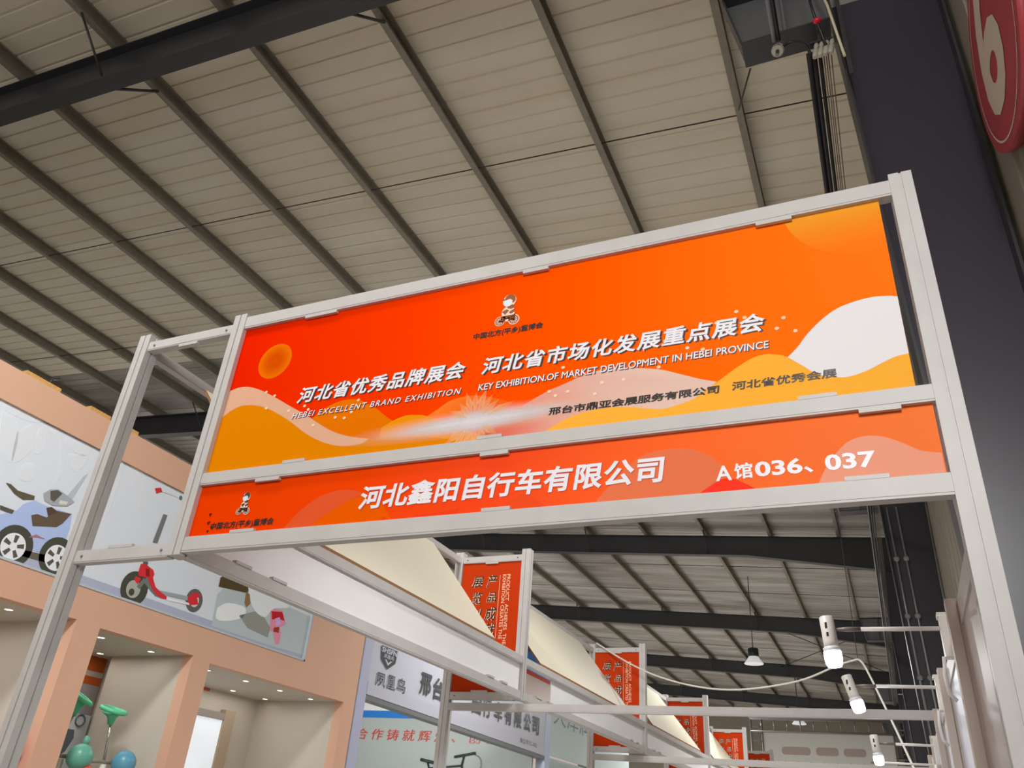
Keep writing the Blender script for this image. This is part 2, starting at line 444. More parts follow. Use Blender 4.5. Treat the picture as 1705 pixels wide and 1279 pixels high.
def bay(kk, label):
    y = YB[kk]
    t = thing('booth_frame', label, 'booth frame', (XA, y, -1.73), 'white aluminium booth frames along the aisle')
    a = part(t, 'post', post_mb(XA, y, -1.73, 1.772), ALU)
    part(t, 'post', post_mb(XB, y, .76, 1.772), ALU)
    r = part(t, 'rail', rail_x(XA + PW, XB, y + .008, 1.69, 1.735, ((-2.535, -2.435, -1),)), ALU)
    part(t, 'rail', rail_x(XA + PW, XB, y + .008, .757, .806, ((-2.56, -2.44, 1),)), ALU)
    # bolt heads of the rail ends
    bl = MB()
    for x in (XA + PW + .035, XB - .035):
        for z in (1.712, .782): bl.lathe((x, y + .0065, z), (0, -1, 0), [(0, .005), (.003, .005), (.004, .003)], 10)
    part(t, 'bolt', bl, ALU_D)
    # rails running on to the next frame
    part(t, 'rail', rail_y(XA + .012, XA + .046, y + PW, y + PITCH, 1.69, 1.735), ALU)
    part(t, 'rail', rail_y(XB + .022, XB + .056, y + PW, y + PITCH, .76, .815), ALU)
    part(t, 'rail', rail_y(XB + .022, XB + .056, y + PW, y + PITCH, .985, 1.035), ALU)
    for yy in (.28, .5, 2.55, 2.75): part(t, 'clip', MB().box(XB + .018, XB + .06, y + yy, y + yy + .09, .815, .826), ALU)
    return t
t = bay(0, 'white aluminium frame of the corner booth, holding the big orange header sign')
part(t, 'post', post_mb(XC, YB[0], -1.73, 1.775), ALU)
yb = YB[0]
part(t, 'rail', rail_x(XB + PW, XC, yb + .005, 1.70, 1.757, ((-1.884, -1.737, -1), (-.961, -.867, -1), (-.179, -.073, -1))), ALU)
part(t, 'rail', rail_x(XB + PW, XC, yb + .005, 1.018, 1.066, ((-1.83, -1.735, 1), (-1.074, -.988, 1), (-.115, -.017, 1), (-1.933, -1.829, -1), (-1.057, -.962, -1), (.028, .128, -1))), ALU)
part(t, 'rail', rail_x(XB + PW, XC, yb + .005, .768, .824, ((-1.99, -1.887, 1), (-1.034, -.941, 1), (-.028, .074, 1))), ALU)
bays = [t]
b1 = bay(1, 'white aluminium frame carrying the first small orange sign behind the header')
bays.append(b1)
for i in range(2, 6):
    bays.append(dup(b1, (0, PITCH * (i - 1), 0), 'white aluminium frame carrying the %s small orange sign down the aisle' % NAME_N[i - 1]))

# white fascia boards, sloping cream boards
def fascia(kk, y0, y1, label):
    single('fascia_board', MB().box(XB + .032, XB + .04, y0, y1, .812, .988), WHITE, label, 'fascia board', 'white fascia boards', org=(XB, y0, .81))
fascia(0, YB[0] + .07, YB[1] - .005, 'long white fascia board under the first sloping board, behind the big sign')
fascia(1, YB[1] + .58, YB[2] - .005, 'white fascia board starting past the first small orange sign')
fascia(2, YB[2] + .07, YB[3] - .005, 'white fascia board past the second small orange sign')
fascia(3, YB[3] + .07, YB[4] - .005, 'white fascia board past the third small orange sign')
def slope_board(y0, y1, label):
    mb = MB().mat(CREAM)
    p0, p1 = Vector((XA + .052, y0, 1.70)), Vector((XB + .047, y0, 1.052))
    n = Vector((.655, 0, .528)).normalized() * .012
    b0 = len(mb.v)
    mb.prism([p0, p1, p1 - n, p0 - n], (0, y1 - y0, 0))
    o = thing('sloping_board', label, 'sloping board', (XB, y0, 1.04), 'cream sloping boards')
    part(o, 'board', mb, CREAM)
    e = MB().prism([p1 + Vector((.001, -.001, .001)), p1 + Vector((.003, -.001, -.016)), p1 - n + Vector((0, -.001, -.010)), p1 - n + Vector((0, -.001, 0))], (0, y1 - y0 + .002, 0))
    part(o, 'raw_edge', e, CHIP)
    e = MB().prism([p0 + Vector((0, -.002, .0)), p1 + Vector((0, -.002, 0)), p1 - n + Vector((0, -.002, 0)), p0 - n + Vector((0, -.002, 0))], (0, .0015, 0))
    part(o, 'raw_edge', e, CHIP)
    return o
slope_board(2.38, 4.63, 'nearest cream sloping board, half hidden behind the big orange sign')
slope_board(5.40, 7.67, 'cream sloping board between the first and second small orange signs')
slope_board(8.46, 10.73, 'cream sloping board between the second and third small orange signs')
slope_board(11.52, 13.79, 'cream sloping board between the third and fourth small orange signs')

# beams crossing the booths
single('cross_beam', rail_x(XA + PW, .3, YB[1] + .004, .69, .737), ALU, 'long white beam crossing the booth at the first small orange sign', 'beam', org=(-1, YB[1], .69))
single('cross_beam', rail_x(XA + PW, .3, YB[2] + .004, .683, .737), ALU, 'long white beam crossing the booth at the second small orange sign', 'beam', org=(-1, YB[2], .69))

# side partition of the corner booth
def partition(y0, y1, label, shade):
    t = thing('partition_wall', label, 'partition', (.236, y0, -1.73), 'partition walls of the corner booth')
    part(t, 'panel', MB().box(.228, .236, y0, y1, -1.73, .635), shade)
    part(t, 'rail', rail_y(.222, .245, y0, y1, .63, .70), ALU)
    part(t, 'post', post_mb(.19, y1, -1.73, .705), mat('partition_post_alu', (190, 178, 168), .5))
    return t
PAN = mat('partition_panel', (196, 186, 184), .45)
PANB = mat('partition_panel_blue', (206, 212, 228), .4)
partition(2.065, 2.69, 'nearest partition wall right behind the white corner post', PAN)
partition(2.752, 3.74, 'second partition wall, carrying the nearest clamp lamp', PANB)
partition(3.802, 4.79, 'third partition wall, carrying the second clamp lamp', PANB)
partition(4.852, 5.84, 'fourth partition wall, carrying the third clamp lamp', PANB)
partition(5.902, 6.89, 'fifth partition wall, farthest down the booth', PANB)

# ------------------------------------------------------------------ big header sign
SY = 2.020
def S(px, py, layer=0): 
    p = at(px, py, 1, 2.0); return Vector((p.x, SY - .00013 * layer, p.z))
def uv(px, py): 
    p = at(px, py, 1, 2.0); return p.x, p.z
XL, XR = -2.188, .17
t = thing('header_sign', 'big orange header sign with white exhibition lettering in the corner booth frame', 'sign', (-1.0, SY, 1.04))
part(t, 'panel', MB().box(XL, XR, SY, SY + .004, 1.055, 1.712),
     grad_mat('header_print', [(0, (230, 32, 0)), (.35, (246, 60, 0)), (.62, (254, 88, 0)), (.85, (255, 112, 18)), (1, (255, 120, 26))]))  # print gradient, with glare on the right end mixed into its colour
art = MB().mat(INK)
def pl(curve, tail=(), layer=1, n=6):
    return [S(x, y, layer) for x, y in smooth(curve, n)] + [S(x, y, layer) for x, y in tail]
zb = 1.057
def down(pts):                                        # close an outline down to the bottom of the sheet
    a, c = pts[0], pts[-1]
    return pts + [Vector((c.x, c.y, zb)), Vector((a.x, a.y, zb))]
# sun discs
def disc(cx, cz, r, layer, rgb_c, rgb_e, a0, a1, n=40, clip=None):
    rim = []
    for i in range(n):
        x = cx + r * math.cos(2 * math.pi * i / n); z = cz + r * math.sin(2 * math.pi * i / n)
        if clip: x = min(x, clip[0]); z = min(z, clip[1])
        rim.append(Vector((x, SY - .00013 * layer, z)))
    return rim
cx, cz = uv(452.5, 597)
rim = disc(cx, cz, .078, 1, 0, 0, 1, 1)
art.ink(rim, (232, 110, 4), 1)
rim2 = [Vector((p.x, p.y - .00013, p.z)) for p in disc(cx, cz, .07, 1, 0, 0, 1, 1)]
art.ink_fan(Vector((cx, SY - .00026, cz)), rim2, (228, 84, 4), .9, 0)
sx, sz = uv(1420, 322)
b0 = len(art.v); c = lin((253, 176, 52))[:3]; n = 48; art.has_col = True
idx = []
for i in range(n):
    a = 2 * math.pi * i / n; x = sx + .205 * math.cos(a); z = sz + .205 * math.sin(a)
    x = min(x, XR); z = min(z, 1.71)
    f = max(0.12, min(1, (z - (sz - .20)) / .22))
    art.addv((x, SY - .00013, z), c + (f * (1 if x < sx + .1 else .95),))
art.face([b0 + i for i in range(n)])
# hills, back to front
red = [(512, 695), (530, 680), (550, 668), (572, 661.5), (592, 661.5), (620, 675), (648, 696), (700, 720)]
art.ink(down(pl(red, layer=1)), (230, 116, 4))
h4 = [(690, 702), (706, 689), (724, 677), (743, 664), (763, 657), (783, 654), (809, 656), (839, 663), (880, 678), (915, 695)]
pts = down(pl(h4, layer=2)); art.ink(pts, (255, 124, 40), [max(0, min(1, (uv(905, 690)[0] - p.x) / .30)) for p in pts])
h3 = [(630, 708), (650, 696), (670, 688), (690, 686.5), (708, 689), (740, 700), (800, 722)]
art.ink(down(pl(h3, layer=3)), (238, 146, 14))
h5 = [(859, 676), (879, 663), (909, 646), (939, 633), (969, 619.5), (999, 610.5), (1029, 607.6), (1059, 607.6), (1097, 610), (1132, 618), (1163, 625.5), (1191, 630)]
tail = [(1181, 640), (1167, 651), (1148, 664), (1120, 676), (1097, 683), (1064, 690), (1000, 702), (930, 712), (850, 725), (760, 740)]
pts = pl(h5, tail, layer=2)
art.ink(pts, (238, 206, 190), [max(.12, min(.88, .12 + .76 * (p.x - uv(770, 735)[0]) / .5)) for p in pts])
# tan wave band and the mustard ground below it
up = [(358, 662), (368, 653), (380, 646.2), (394, 641.3), (409, 640.5), (425.4, 644.6), (441.8, 652), (458.2, 661), (476.3, 671.7), (492.7, 680.7), (510.8, 691.4), (528.8, 703.7), (548.5, 714.3), (568.2, 720.9), (586.3, 724.2), (609.3, 726.7)]
lw = [(609.3, 726.7), (596.2, 734.9), (578, 738.2), (560, 738.7), (542, 735.7), (523.9, 729.1), (504.2, 718.5), (487.8, 706.1), (471.4, 693.8), (455, 684), (438.5, 675.8), (422.1, 671.7), (409, 670.8), (395.8, 672.5), (382.7, 678.2), (368.7, 688), (352, 702)]
g = [Vector((max(p.x, XL + .001), p.y, p.z)) for p in pl(lw[::-1], ((700, 722), (800, 735)), layer=4)]
g = g[:1] + g[1:]
art.ink([Vector((XL + .001, SY - .0005, zb))] + g + [Vector((uv(800, 735)[0], SY - .0005, zb))], (226, 132, 2))
pts = [Vector((max(p.x, XL + .001), p.y, p.z)) for p in pl(up, layer=5)] + [Vector((max(p.x, XL + .001), p.y, p.z)) for p in pl(lw, layer=5)][1:]
art.ink(pts, (222, 172, 142))
# yellow hill on the right and the white swoosh
ye = [(905, 713), (921, 703), (949, 688), (985, 677.5), (1029, 672.5), (1069, 674.5), (1097, 676), (1120, 671), (1148.5, 660.6), (1175, 643), (1202, 623), (1228, 604), (1252, 590), (1273, 584), (1294, 585), (1310, 589), (1335, 603), (1360, 617), (1390, 622), (1414, 621), (1443, 611), (1467, 598.7), (1490, 588), (1513, 582)]
pts = pl(ye, layer=3); pts = [Vector((min(p.x, XR), p.y, p.z)) for p in pts]
art.ink(down(pts), (252, 178, 62))
whu = [(1310, 589), (1327, 571.5), (1343, 550), (1367, 526), (1390, 509), (1416, 497.6), (1449, 488.5), (1478, 486), (1497, 487)]
whl = [(1513, 582), (1490, 588), (1467, 598.7), (1443, 611), (1414, 621), (1390, 622), (1360, 617), (1335, 603), (1310, 589)]
pts = pl(whu, layer=4) + pl(whl, layer=4)[:-1]; pts = [Vector((min(p.x, XR), p.y, p.z)) for p in pts]
art.ink(pts, (234, 230, 232))
# burst of light printed over the hills
bx, bz = uv(785, 697); ang = math.atan2(uv(905, 678)[1] - uv(605, 727)[1], uv(905, 678)[0] - uv(605, 727)[0])
def br(u, v, layer): return Vector((bx + u * math.cos(ang) - v * math.sin(ang), SY - .00013 * layer, bz + u * math.sin(ang) + v * math.cos(ang)))
for wdt, hgt, a0, ly in ((.55, .052, .6, 6), (.42, .040, .85, 7), (.30, .036, 1, 8), (.36, .018, 1, 8.2), (.11, .06, .7, 8.4)):
    art.ink_fan(br(0, 0, ly), [br(wdt * math.cos(q) * (1 if math.cos(q) > 0 else .95), hgt * math.sin(q), ly) for q in [2 * math.pi * i / 36 for i in range(36)]], (255, 226, 190) if ly < 6.5 else (240, 234, 236), a0, 0)
for q, L in ((55, .10), (72, .115), (90, .10), (108, .11), (128, .09), (150, .10), (38, .10), (20, .14), (232, .12), (248, .13), (262, .10), (280, .11), (300, .09), (215, .12), (325, .10)):
    q = math.radians(q); L *= 1.1
    u, v = math.cos(q), math.sin(q); d = .012
    b0 = len(art.v); c = lin((255, 205, 150))[:3]
    art.addv(br(u * L * .3, v * L * .3, 9), c + (.5,)); art.addv(br(u * L * .6 - v * d, v * L * .6 + u * d, 9), c + (.55,)); art.addv(br(u * L, v * L, 9), c + (.1,)); art.addv(br(u * L * .6 + v * d, v * L * .6 - u * d, 9), c + (.55,))
    art.face((b0, b0 + 1, b0 + 2, b0 + 3))
# confetti dots
for px, py in ((438, 649), (452, 655), (438, 676), (546, 650), (502, 672), (508, 678), (592, 662), (580, 682), (553, 691), (568, 692), (516, 704), (475, 680), (934, 607), (955, 622), (942, 647), (921, 654), (911, 647), (987, 651), (999, 632), (1035, 627), (1094, 606), (1105, 562), (1142, 574), (1168, 576), (1224, 513), (1238, 523), (1191, 532), (1303, 523), (1292, 541), (1323, 545), (1182, 534)):
    x, z = uv(px, py); r = .0055
    art.ink([(x + r * math.cos(q) * 1.2, SY - .0013, z + r * math.sin(q)) for q in [math.pi * i / 4 for i in range(8)]], (255, 226, 190), .85)
part(t, 'printed_artwork', art)

def line_text(t, name, body, bl, brt, tl, tr, layer, material, bold, shear=0.0, shadow=None, off=.004, spacing=1.0, plane=uv, y=None):
    """lettering fitted between four photographed corners (baseline left/right, top left/right)"""
    (x0, z0), (x1, z1), (xa, za), (xb, zb_) = plane(*bl), plane(*brt), plane(*tl), plane(*tr)
    lo, hi = (z0 + z1) / 2, (za + zb_) / 2
    mb = MB()
    yy = (SY if y is None else y) - .00013 * layer
    if shadow is not None:
        mb.mat(shadow); mb.text(body, (off, yy, -off * .8), X, Z, min(x0, xa), max(x1, xb), lo, hi, bold * 1.3, spacing, shear)
    mb.mat(material); mb.text(body, (0, yy - .00025, 0), X, Z, min(x0, xa), max(x1, xb), lo, hi, bold, spacing, shear)
    return part(t, name, mb)
line_text(t, 'lettering', '河北省优秀品牌展会', (488, 671.4), (769, 628), (494.6, 641), (764, 598.7), 11, WHITEI, .025, .22, SHADOWI, .006, 1.12)
line_text(t, 'lettering', '河北省市场化发展重点展会', (797, 622.5), (1274, 549), (800, 590.6), (1270, 515), 11, WHITEI, .025, .18, SHADOWI, .006, 1.12)
line_text(t, 'lettering', 'HEBEI EXCELLENT BRAND EXHIBITION', (480.6, 695), (763, 650), (482, 685.5), (764, 640.5), 11, WHITEI, .008, .25, SHADOWI, .003, 1.25)
line_text(t, 'lettering', 'KEY EXHIBITION.OF MARKET DEVELOPMENT IN HEBEI PROVINCE', (792, 645.5), (1276, 575), (793, 635), (1278, 562), 11, WHITEI, .012, .1, SHADOWI, .003)
line_text(t, 'lettering', '邢台市鼎亚会展服务有限公司', (909, 688), (1195.5, 652.4), (911, 673), (1196, 637), 11, BLACKI, .03, .08)
line_text(t, 'lettering', '河北省优秀会展', (1217.5, 648.5), (1392.5, 622), (1218.5, 632.5), (1391, 605.5), 11, BLACKI, .022, .08)
line_text(t, 'lettering', '中国北方(平乡)童博会', (784, 562), (900.6, 543), (785, 549.7), (901, 531.5), 11, BLACKI, .028, .06)

def emblem(t, cx_px, cy_px, sc, tone):
    """small emblem: a capped rider on a bicycle, drawn around a pixel centre"""
    e = MB(); PALE = mat('emblem_pale', (240, 208, 190)); BR = mat('emblem_' + tone, (150, 78, 14) if tone == 'brown' else (74, 58, 44))
    FACE = mat('emblem_white', (226, 232, 240))
    ox, oz = uv(cx_px, cy_px); k = sc
    def P(u, v, ly): return Vector((ox + u * k, SY - .00013 * ly, oz + v * k))
    def blob(cu, cv, ru, rv, ly, n=22, rot=0): return [P(cu + ru * math.cos(q) * math.cos(rot) - rv * math.sin(q) * math.sin(rot), cv + ru * math.cos(q) * math.sin(rot) + rv * math.sin(q) * math.cos(rot), ly) for q in [2 * math.pi * i / n for i in range(n)]]
    e.mat(PALE)
    e.sheet(blob(-.9, -1.5, .62, .62, 11)); e.sheet(blob(.75, -1.55, .66, .66, 11)); e.sheet(blob(.0, -.5, .78, .85, 11)); e.sheet(blob(.05, 1.05, .8, .85, 11)); e.sheet([P(-.8, -.9, 11), P(.9, -.9, 11), P(.9, -1.6, 11), P(-.8, -1.7, 11)])
    e.mat(BR)
    for cu in (-.9, .75):
        for r0, r1 in ((.42, .54),):
            ring = [(r0, r1, 2 * math.pi * i / 24) for i in range(24)]
            for i in range(24):
                q, q2 = ring[i][2], ring[(i + 1) % 24][2]; cv = -1.5 if cu < 0 else -1.55
                e.sheet([P(cu + r0 * math.cos(q), cv + r0 * math.sin(q), 12), P(cu + r1 * math.cos(q), cv + r1 * math.sin(q), 12), P(cu + r1 * math.cos(q2), cv + r1 * math.sin(q2), 12), P(cu + r0 * math.cos(q2), cv + r0 * math.sin(q2), 12)])
        for q in range(0, 180, 36):
            q = math.radians(q); u, v = math.cos(q), math.sin(q); cv = -1.5 if cu < 0 else -1.55
            e.sheet([P(cu - u * .42 - v * .04, cv - v * .42 + u * .04, 12), P(cu + u * .42 - v * .04, cv + v * .42 + u * .04, 12), P(cu + u * .42 + v * .04, cv + v * .42 - u * .04, 12), P(cu - u * .42 + v * .04, cv - v * .42 - u * .04, 12)])
    e.sheet([P(-.75, 1.15, 12), P(-.9, 1.45, 12), P(-.5, 1.35, 12), P(-.4, 1.7, 12), P(-.05, 1.9, 12), P(.4, 1.85, 12), P(.72, 1.5, 12), P(.78, 1.05, 12), P(.62, .75, 12), P(.4, .7, 12), P(.42, 1.05, 12), P(.1, 1.3, 12), P(-.35, 1.2, 12)])
    e.sheet([P(-.15, .25, 12), P(.45, .5, 12), P(.75, .05, 12), P(.35, -.1, 12), P(-.1, .05, 12)])
    e.sheet([P(-.75, -.3, 12), P(-.2, -.05, 12), P(.1, -.25, 12), P(-.35, -.75, 12)])
    e.sheet([P(.1, -.45, 12), P(.75, -.1, 12), P(.8, -.5, 12), P(.3, -.75, 12)])
    e.sheet([P(-.3, -1.0, 12), P(.5, -.95, 12), P(.75, -1.5, 12), P(.65, -1.58, 12), P(.35, -1.2, 12), P(-.2, -1.25, 12), P(-.85, -1.45, 12), P(-.8, -1.55, 12), P(-.2, -1.4, 12)])
    e.mat(FACE); e.sheet(blob(-.12, .75, .5, .46, 13))
    part(t, 'emblem', e)
emblem(t, 843, 509, .0315, 'brown')

# ------------------------------------------------------------------ company name board
t = thing('name_board', 'narrow orange name board with white company name, below the header sign', 'sign', (-1.0, SY, .82))
part(t, 'panel', MB().box(XL, XC - .006, SY, SY + .004, .815, 1.022),
     grad_mat('name_print', [(0, (236, 62, 0)), (.3, (244, 70, 8)), (.5, (250, 76, 34)), (.7, (254, 104, 44)), (1, (252, 128, 66))]))
art = MB().mat(INK); zb = .817
band = [(455, 889), (463, 880), (493, 848), (524.5, 824.6), (554, 814), (575, 812), (596, 815)]
band2 = [(596, 820), (575, 830), (550, 843.6), (528.7, 858), (503, 880), (496, 886)]
inner = [(496, 886), (503, 878), (528.7, 858), (550, 843.6), (575, 830), (600, 822), (625, 830), (640, 850), (650, 872)]
art.ink(down(pl(inner, layer=1)), (236, 92, 2))
art.ink(pl(band, layer=2) + pl(band2, layer=2), (242, 98, 52), .8)
art.ink(down(pl([(618, 872), (626, 867), (632, 857), (640, 860), (647, 863), (668, 862.5), (689, 854), (720, 850), (760, 842)], layer=2)), (252, 70, 30), .9)
art.ink(down(pl([(820, 842), (850, 826), (868, 818), (885, 824), (905, 838), (920, 846)], layer=2)), (250, 84, 40), .9)
art.ink(down(pl([(990, 828), (1040, 775), (1060, 758), (1080, 749), (1109, 743.5), (1139, 742), (1168, 749), (1190, 762), (1208, 780), (1225, 805), (1232, 812)], layer=2)), (246, 134, 90), .75)
art.ink(down(pl([(1160, 819), (1175, 808), (1188.5, 799), (1203, 792), (1221, 793), (1238, 800), (1256, 809)], layer=3)), (255, 62, 42))
pts = pl([(1361.5, 801), (1373, 776), (1394, 746), (1417, 727), (1447, 720), (1476, 723), (1505, 733), (1535, 745), (1568, 748)], layer=2)
pts = [Vector((min(p.x, XC - .007), p.y, p.z)) for p in pts]
art.ink(down(pts), (246, 166, 138), .95)
part(t, 'printed_artwork', art)
line_text(t, 'lettering', '河北鑫阳自行车有限公司', (590, 846.7), (1103.5, 797.7), (597, 806.6), (1104, 752), 8, WHITEI, .028, .12, mat('red_shadow_print', (200, 60, 30)), .002, 1.05)
line_text(t, 'lettering', 'A', (1190, 796.8), (1217, 795), (1200, 771), (1208, 770), 8, WHITEI, .02)
line_text(t, 'lettering', '馆', (1221, 794), (1250, 791), (1222, 767), (1250, 764.5), 8, WHITEI, .025)
line_text(t, 'lettering', '036', (1256, 790), (1334, 783), (1257, 764), (1333, 757), 8, WHITEI, .03)
line_text(t, 'lettering', '、', (1338, 783), (1352, 781.5), (1338, 772), (1352, 770.5), 8, WHITEI, .03)
line_text(t, 'lettering', '037', (1374, 779.5), (1452.5, 772.5), (1375, 752.5), (1455.5, 744.5), 8, WHITEI, .03)
line_text(t, 'lettering', '中国北方(平乡)童博会', (344, 880), (448, 873), (346, 867), (448, 859), 8, BLACKI, .028, .06)
emblem(t, 402, 834, .0205, 'dark')
sm = MB().mat(INK)
for x, y, r in ((344, 854, .006), (341, 868, .007), (346, 876, .006), (339, 882, .005)):
    ux, uz = uv(x, y); sm.ink([(ux + r * math.cos(q) * (1 + .4 * math.sin(3 * q)), SY - .001, uz + r * math.sin(q)) for q in [math.pi * i / 6 for i in range(12)]], (110, 34, 14), .8)
part(t, 'smudge', sm)

# ------------------------------------------------------------------ small orange side signs
def side_sign(kk, label):
    y = YB[kk] + .022
    t = thing('side_sign', label, 'sign', (XA, y, .81), 'small orange side signs along the aisle')
    part(t, 'panel', MB().box(XA + PW - .002, XB + .002, y, y + .004, .806, 1.69), mat('side_sign_print', (200, 57, 0), .5, 0, .1))
    U = lambda px, py: tuple(at(px, py, 1, 5.06)[i] for i in (0, 2))
    INKB, INKO = BLACKI, mat('cream_outline_print', (250, 205, 170))
    def zt(px, py): return U(700 + px * .2503, 860 + py * .2503)
    def cell(ch, a, b_):
        (x0, z1), (x1, z0) = zt(*a), zt(*b_)
        mb = MB(); mb.mat(INKO); mb.text(ch, (-.003, y - .0008, -.002), X, Z, x0, x1, z0, z1, .04, 1, .18)
        mb.mat(INKB); mb.text(ch, (0, y - .0016, 0), X, Z, x0, x1, z0, z1, .012, 1, .18)
        part(t, 'lettering', mb)
    for ch, a, b_ in (('产', (438, 382), (500, 468)), ('品', (436, 500), (496, 562)), ('成', (420, 598), (492, 690)), ('就', (414, 704), (484, 792)),
                      ('展', (340, 398), (408, 470)), ('览', (336, 500), (400, 580)), ('创', (330, 610), (394, 690))):
        cell(ch, a, b_)
    (xa, z1), (_, z0) = zt(580, 378), zt(545, 848)
    mb = MB(); mb.text('PRODUCT  ACHIEVES  THE', (0, y - .001, 0), -Z, X, -z1, -z0, xa - .012, xa + .014, .008); part(t, 'lettering', mb, INKO)
    (xb, z1), (_, z0) = zt(554, 380), zt(515, 812)
    mb = MB(); mb.text('EXHIBITION CREATES THE', (0, y - .001, 0), -Z, X, -z1, -z0, xb - .014, xb + .012, .008); part(t, 'lettering', mb, INKO)
    (xc, z1), (_, z0) = zt(524, 384), zt(486, 812)
    part(t, 'printed_line', MB().box(xc - .002, xc + .001, y - .001, y, z0, z1), INKO)
    return t
s1 = side_sign(1, 'first small orange sign behind the header, beside the nearest sloping board')
for i, nm in ((2, 'second'), (3, 'third'), (4, 'fourth'), (5, 'fifth')):
    dup(s1, (0, PITCH * (i - 1), 0), '%s small orange sign down the aisle, half covered by its sloping board' % nm if i < 5 else 'fifth and farthest small orange sign, only its top edge showing')

# ------------------------------------------------------------------ salmon display booth
SX = -5.8
def sal(px, py, dx=0): 
    p = at(px, py, 0, SX + dx); return Vector((SX + dx, p.y, p.z))
t = thing('display_booth', 'salmon pink display booth with lit niches and a long picture banner', 'booth', (SX, 5, -1.73))
f = MB()
yL, yE, zT = -2.5, 8.48, 2.836
zg0, zg1, yg1 = 1.475, 2.565, 7.40
def fb(y0, y1, z0, z1): f.box(SX - .12, SX, y0, y1, z0, z1)
fb(yL, yE, zg1, zT); fb(yg1, yE, zg0, zg1)
N = [(2.0, 4.486, 1.225), (4.72, 5.79, 1.212), (6.016, 8.253, 1.188)]
fb(yL, yE, 1.225, zg0)
fb(yL, 2.0, -1.73, 1.225); fb(4.486, 4.72, -1.73, 1.225); fb(5.79, 6.016, -1.73, 1.225); fb(8.253, yE, -1.73, 1.225)
fb(4.72, 5.79, 1.212, 1.225); fb(6.016, 8.253, 1.188, 1.225)
f.box(SX - 1.5, SX - .12, yE - .05, yE, -1.73, zT)
part(t, 'facade', f, SALMON)
for i, (y0, y1, zt_) in enumerate(N):
    n_ = MB()
    n_.box(-7.10, -7.05, y0 - .06, y1 + (.15 if i == 1 else .06), -1.73, zt_ + .03); n_.box(-7.05, SX - .12, y0 - .06, y0, -1.73, zt_ + .03); n_.box(-6.83 if i == 1 else -7.05, SX - .12, y1, y1 + .06, -1.73, zt_ + .03)
    n_.box(-7.05, SX - .12, y0, y1 + (.15 if i == 1 else 0), zt_, zt_ + .03)
    nn = part(t, 'niche', n_, NICHE)
    pf = MB().box(-7.05, SX - .14, y0 + .001, y1 - .001, -1.73, -.42)
    part(t, 'plinth', pf, NICHE, under=nn)
    d = MB(); e = MB()
    yy = y1 - .2 if i else y1 - .36
    while yy > y0 + .15:
        for xx in (-6.12, -6.82):
            if xx < -6.5 and yy > y1 - .05: continue
            d.torus((xx, yy + (.0 if xx > -6.5 else .05), zt_ - .002), (0, 0, 1), .034, .006, n=14, m=6)
            e.lathe((xx, yy + (.0 if xx > -6.5 else .05), zt_ - .004), (0, 0, 1), [(0, .028), (.003, .028)], 14)
        yy -= .57
    part(t, 'downlight_ring', d, mat('lamp_rim', (225, 220, 210), .4), under=nn)
    part(t, 'downlight', e, mat('warm_lamp', (255, 244, 224), emit=14), under=nn)
    l = bpy.data.lights.new('niche_light', 'AREA'); l.shape = 'RECTANGLE'; l.size = .9; l.size_y = (y1 - y0) * .8; l.energy = 3.2 * (y1 - y0); l.color = (1, .97, .92)
    lo = bpy.data.objects.new('niche_light', l); COL.objects.link(lo); lo.location = (-6.5, (y0 + y1) / 2, zt_ - .02 + CZ)
# prints on the niche backs
p = MB().mat(INK); xb_ = -7.049
def bk(y0, y1, z0, z1, rgb): p.ink([(xb_, y0, z0), (xb_, y1, z0), (xb_, y1, z1), (xb_, y0, z1)], rgb)
part(t, 'wall_stripe', MB().box(-7.049, -7.045, 4.72, 5.93, 1.08, 1.211), mat('rust_orange_print', (196, 92, 34), .5))
part(t, 'wall_stripe', MB().box(-7.049, -7.045, 4.72, 5.93, .955, 1.03), mat('rust_orange_print', (196, 92, 34)))
part(t, 'wall_stripe', MB().box(-7.049, -7.045, 6.02, 7.41, 1.155, 1.187), mat('rust_orange_print', (196, 92, 34)))
part(t, 'back_board', MB().box(-7.049, -7.046, 4.72, 5.93, .69, .955), mat('lavender_grey_print', (168, 160, 164), .5))
part(t, 'poster', MB().box(-7.049, -7.03, 4.9, 5.93, -.41, .69), mat('white_poster', (236, 240, 244), .25))
rg = MB(); rg.torus((-7.025, 5.82, .635), (1, 0, 0), .05, .008, n=20, m=6); rg.sheet([(-7.027, 5.70, .55), (-7.027, 5.79, .55), (-7.027, 5.81, .48), (-7.027, 5.76, .36), (-7.027, 5.68, .30), (-7.027, 5.68, .48)])
part(t, 'poster_drawing', rg, mat('grey_print', (110, 122, 130), .5))
part(t, 'lit_door_panel', MB().box(-7.045, -6.99, 6.3, 7.66, -.41, .885), mat('lit_white_panel', (226, 234, 242), .4, emit=.45))  # white door panel; its faint glow stands in for light falling on it
part(t, 'panel_post', MB().box(-7.045, -6.97, 7.665, 7.83, -.41, 1.0), mat('tan_board', (176, 156, 134), .6))
part(t, 'panel_lintel', MB().box(-7.045, -6.97, 6.3, 7.664, .89, .96), mat('grey_lintel', (150, 142, 134), .6))
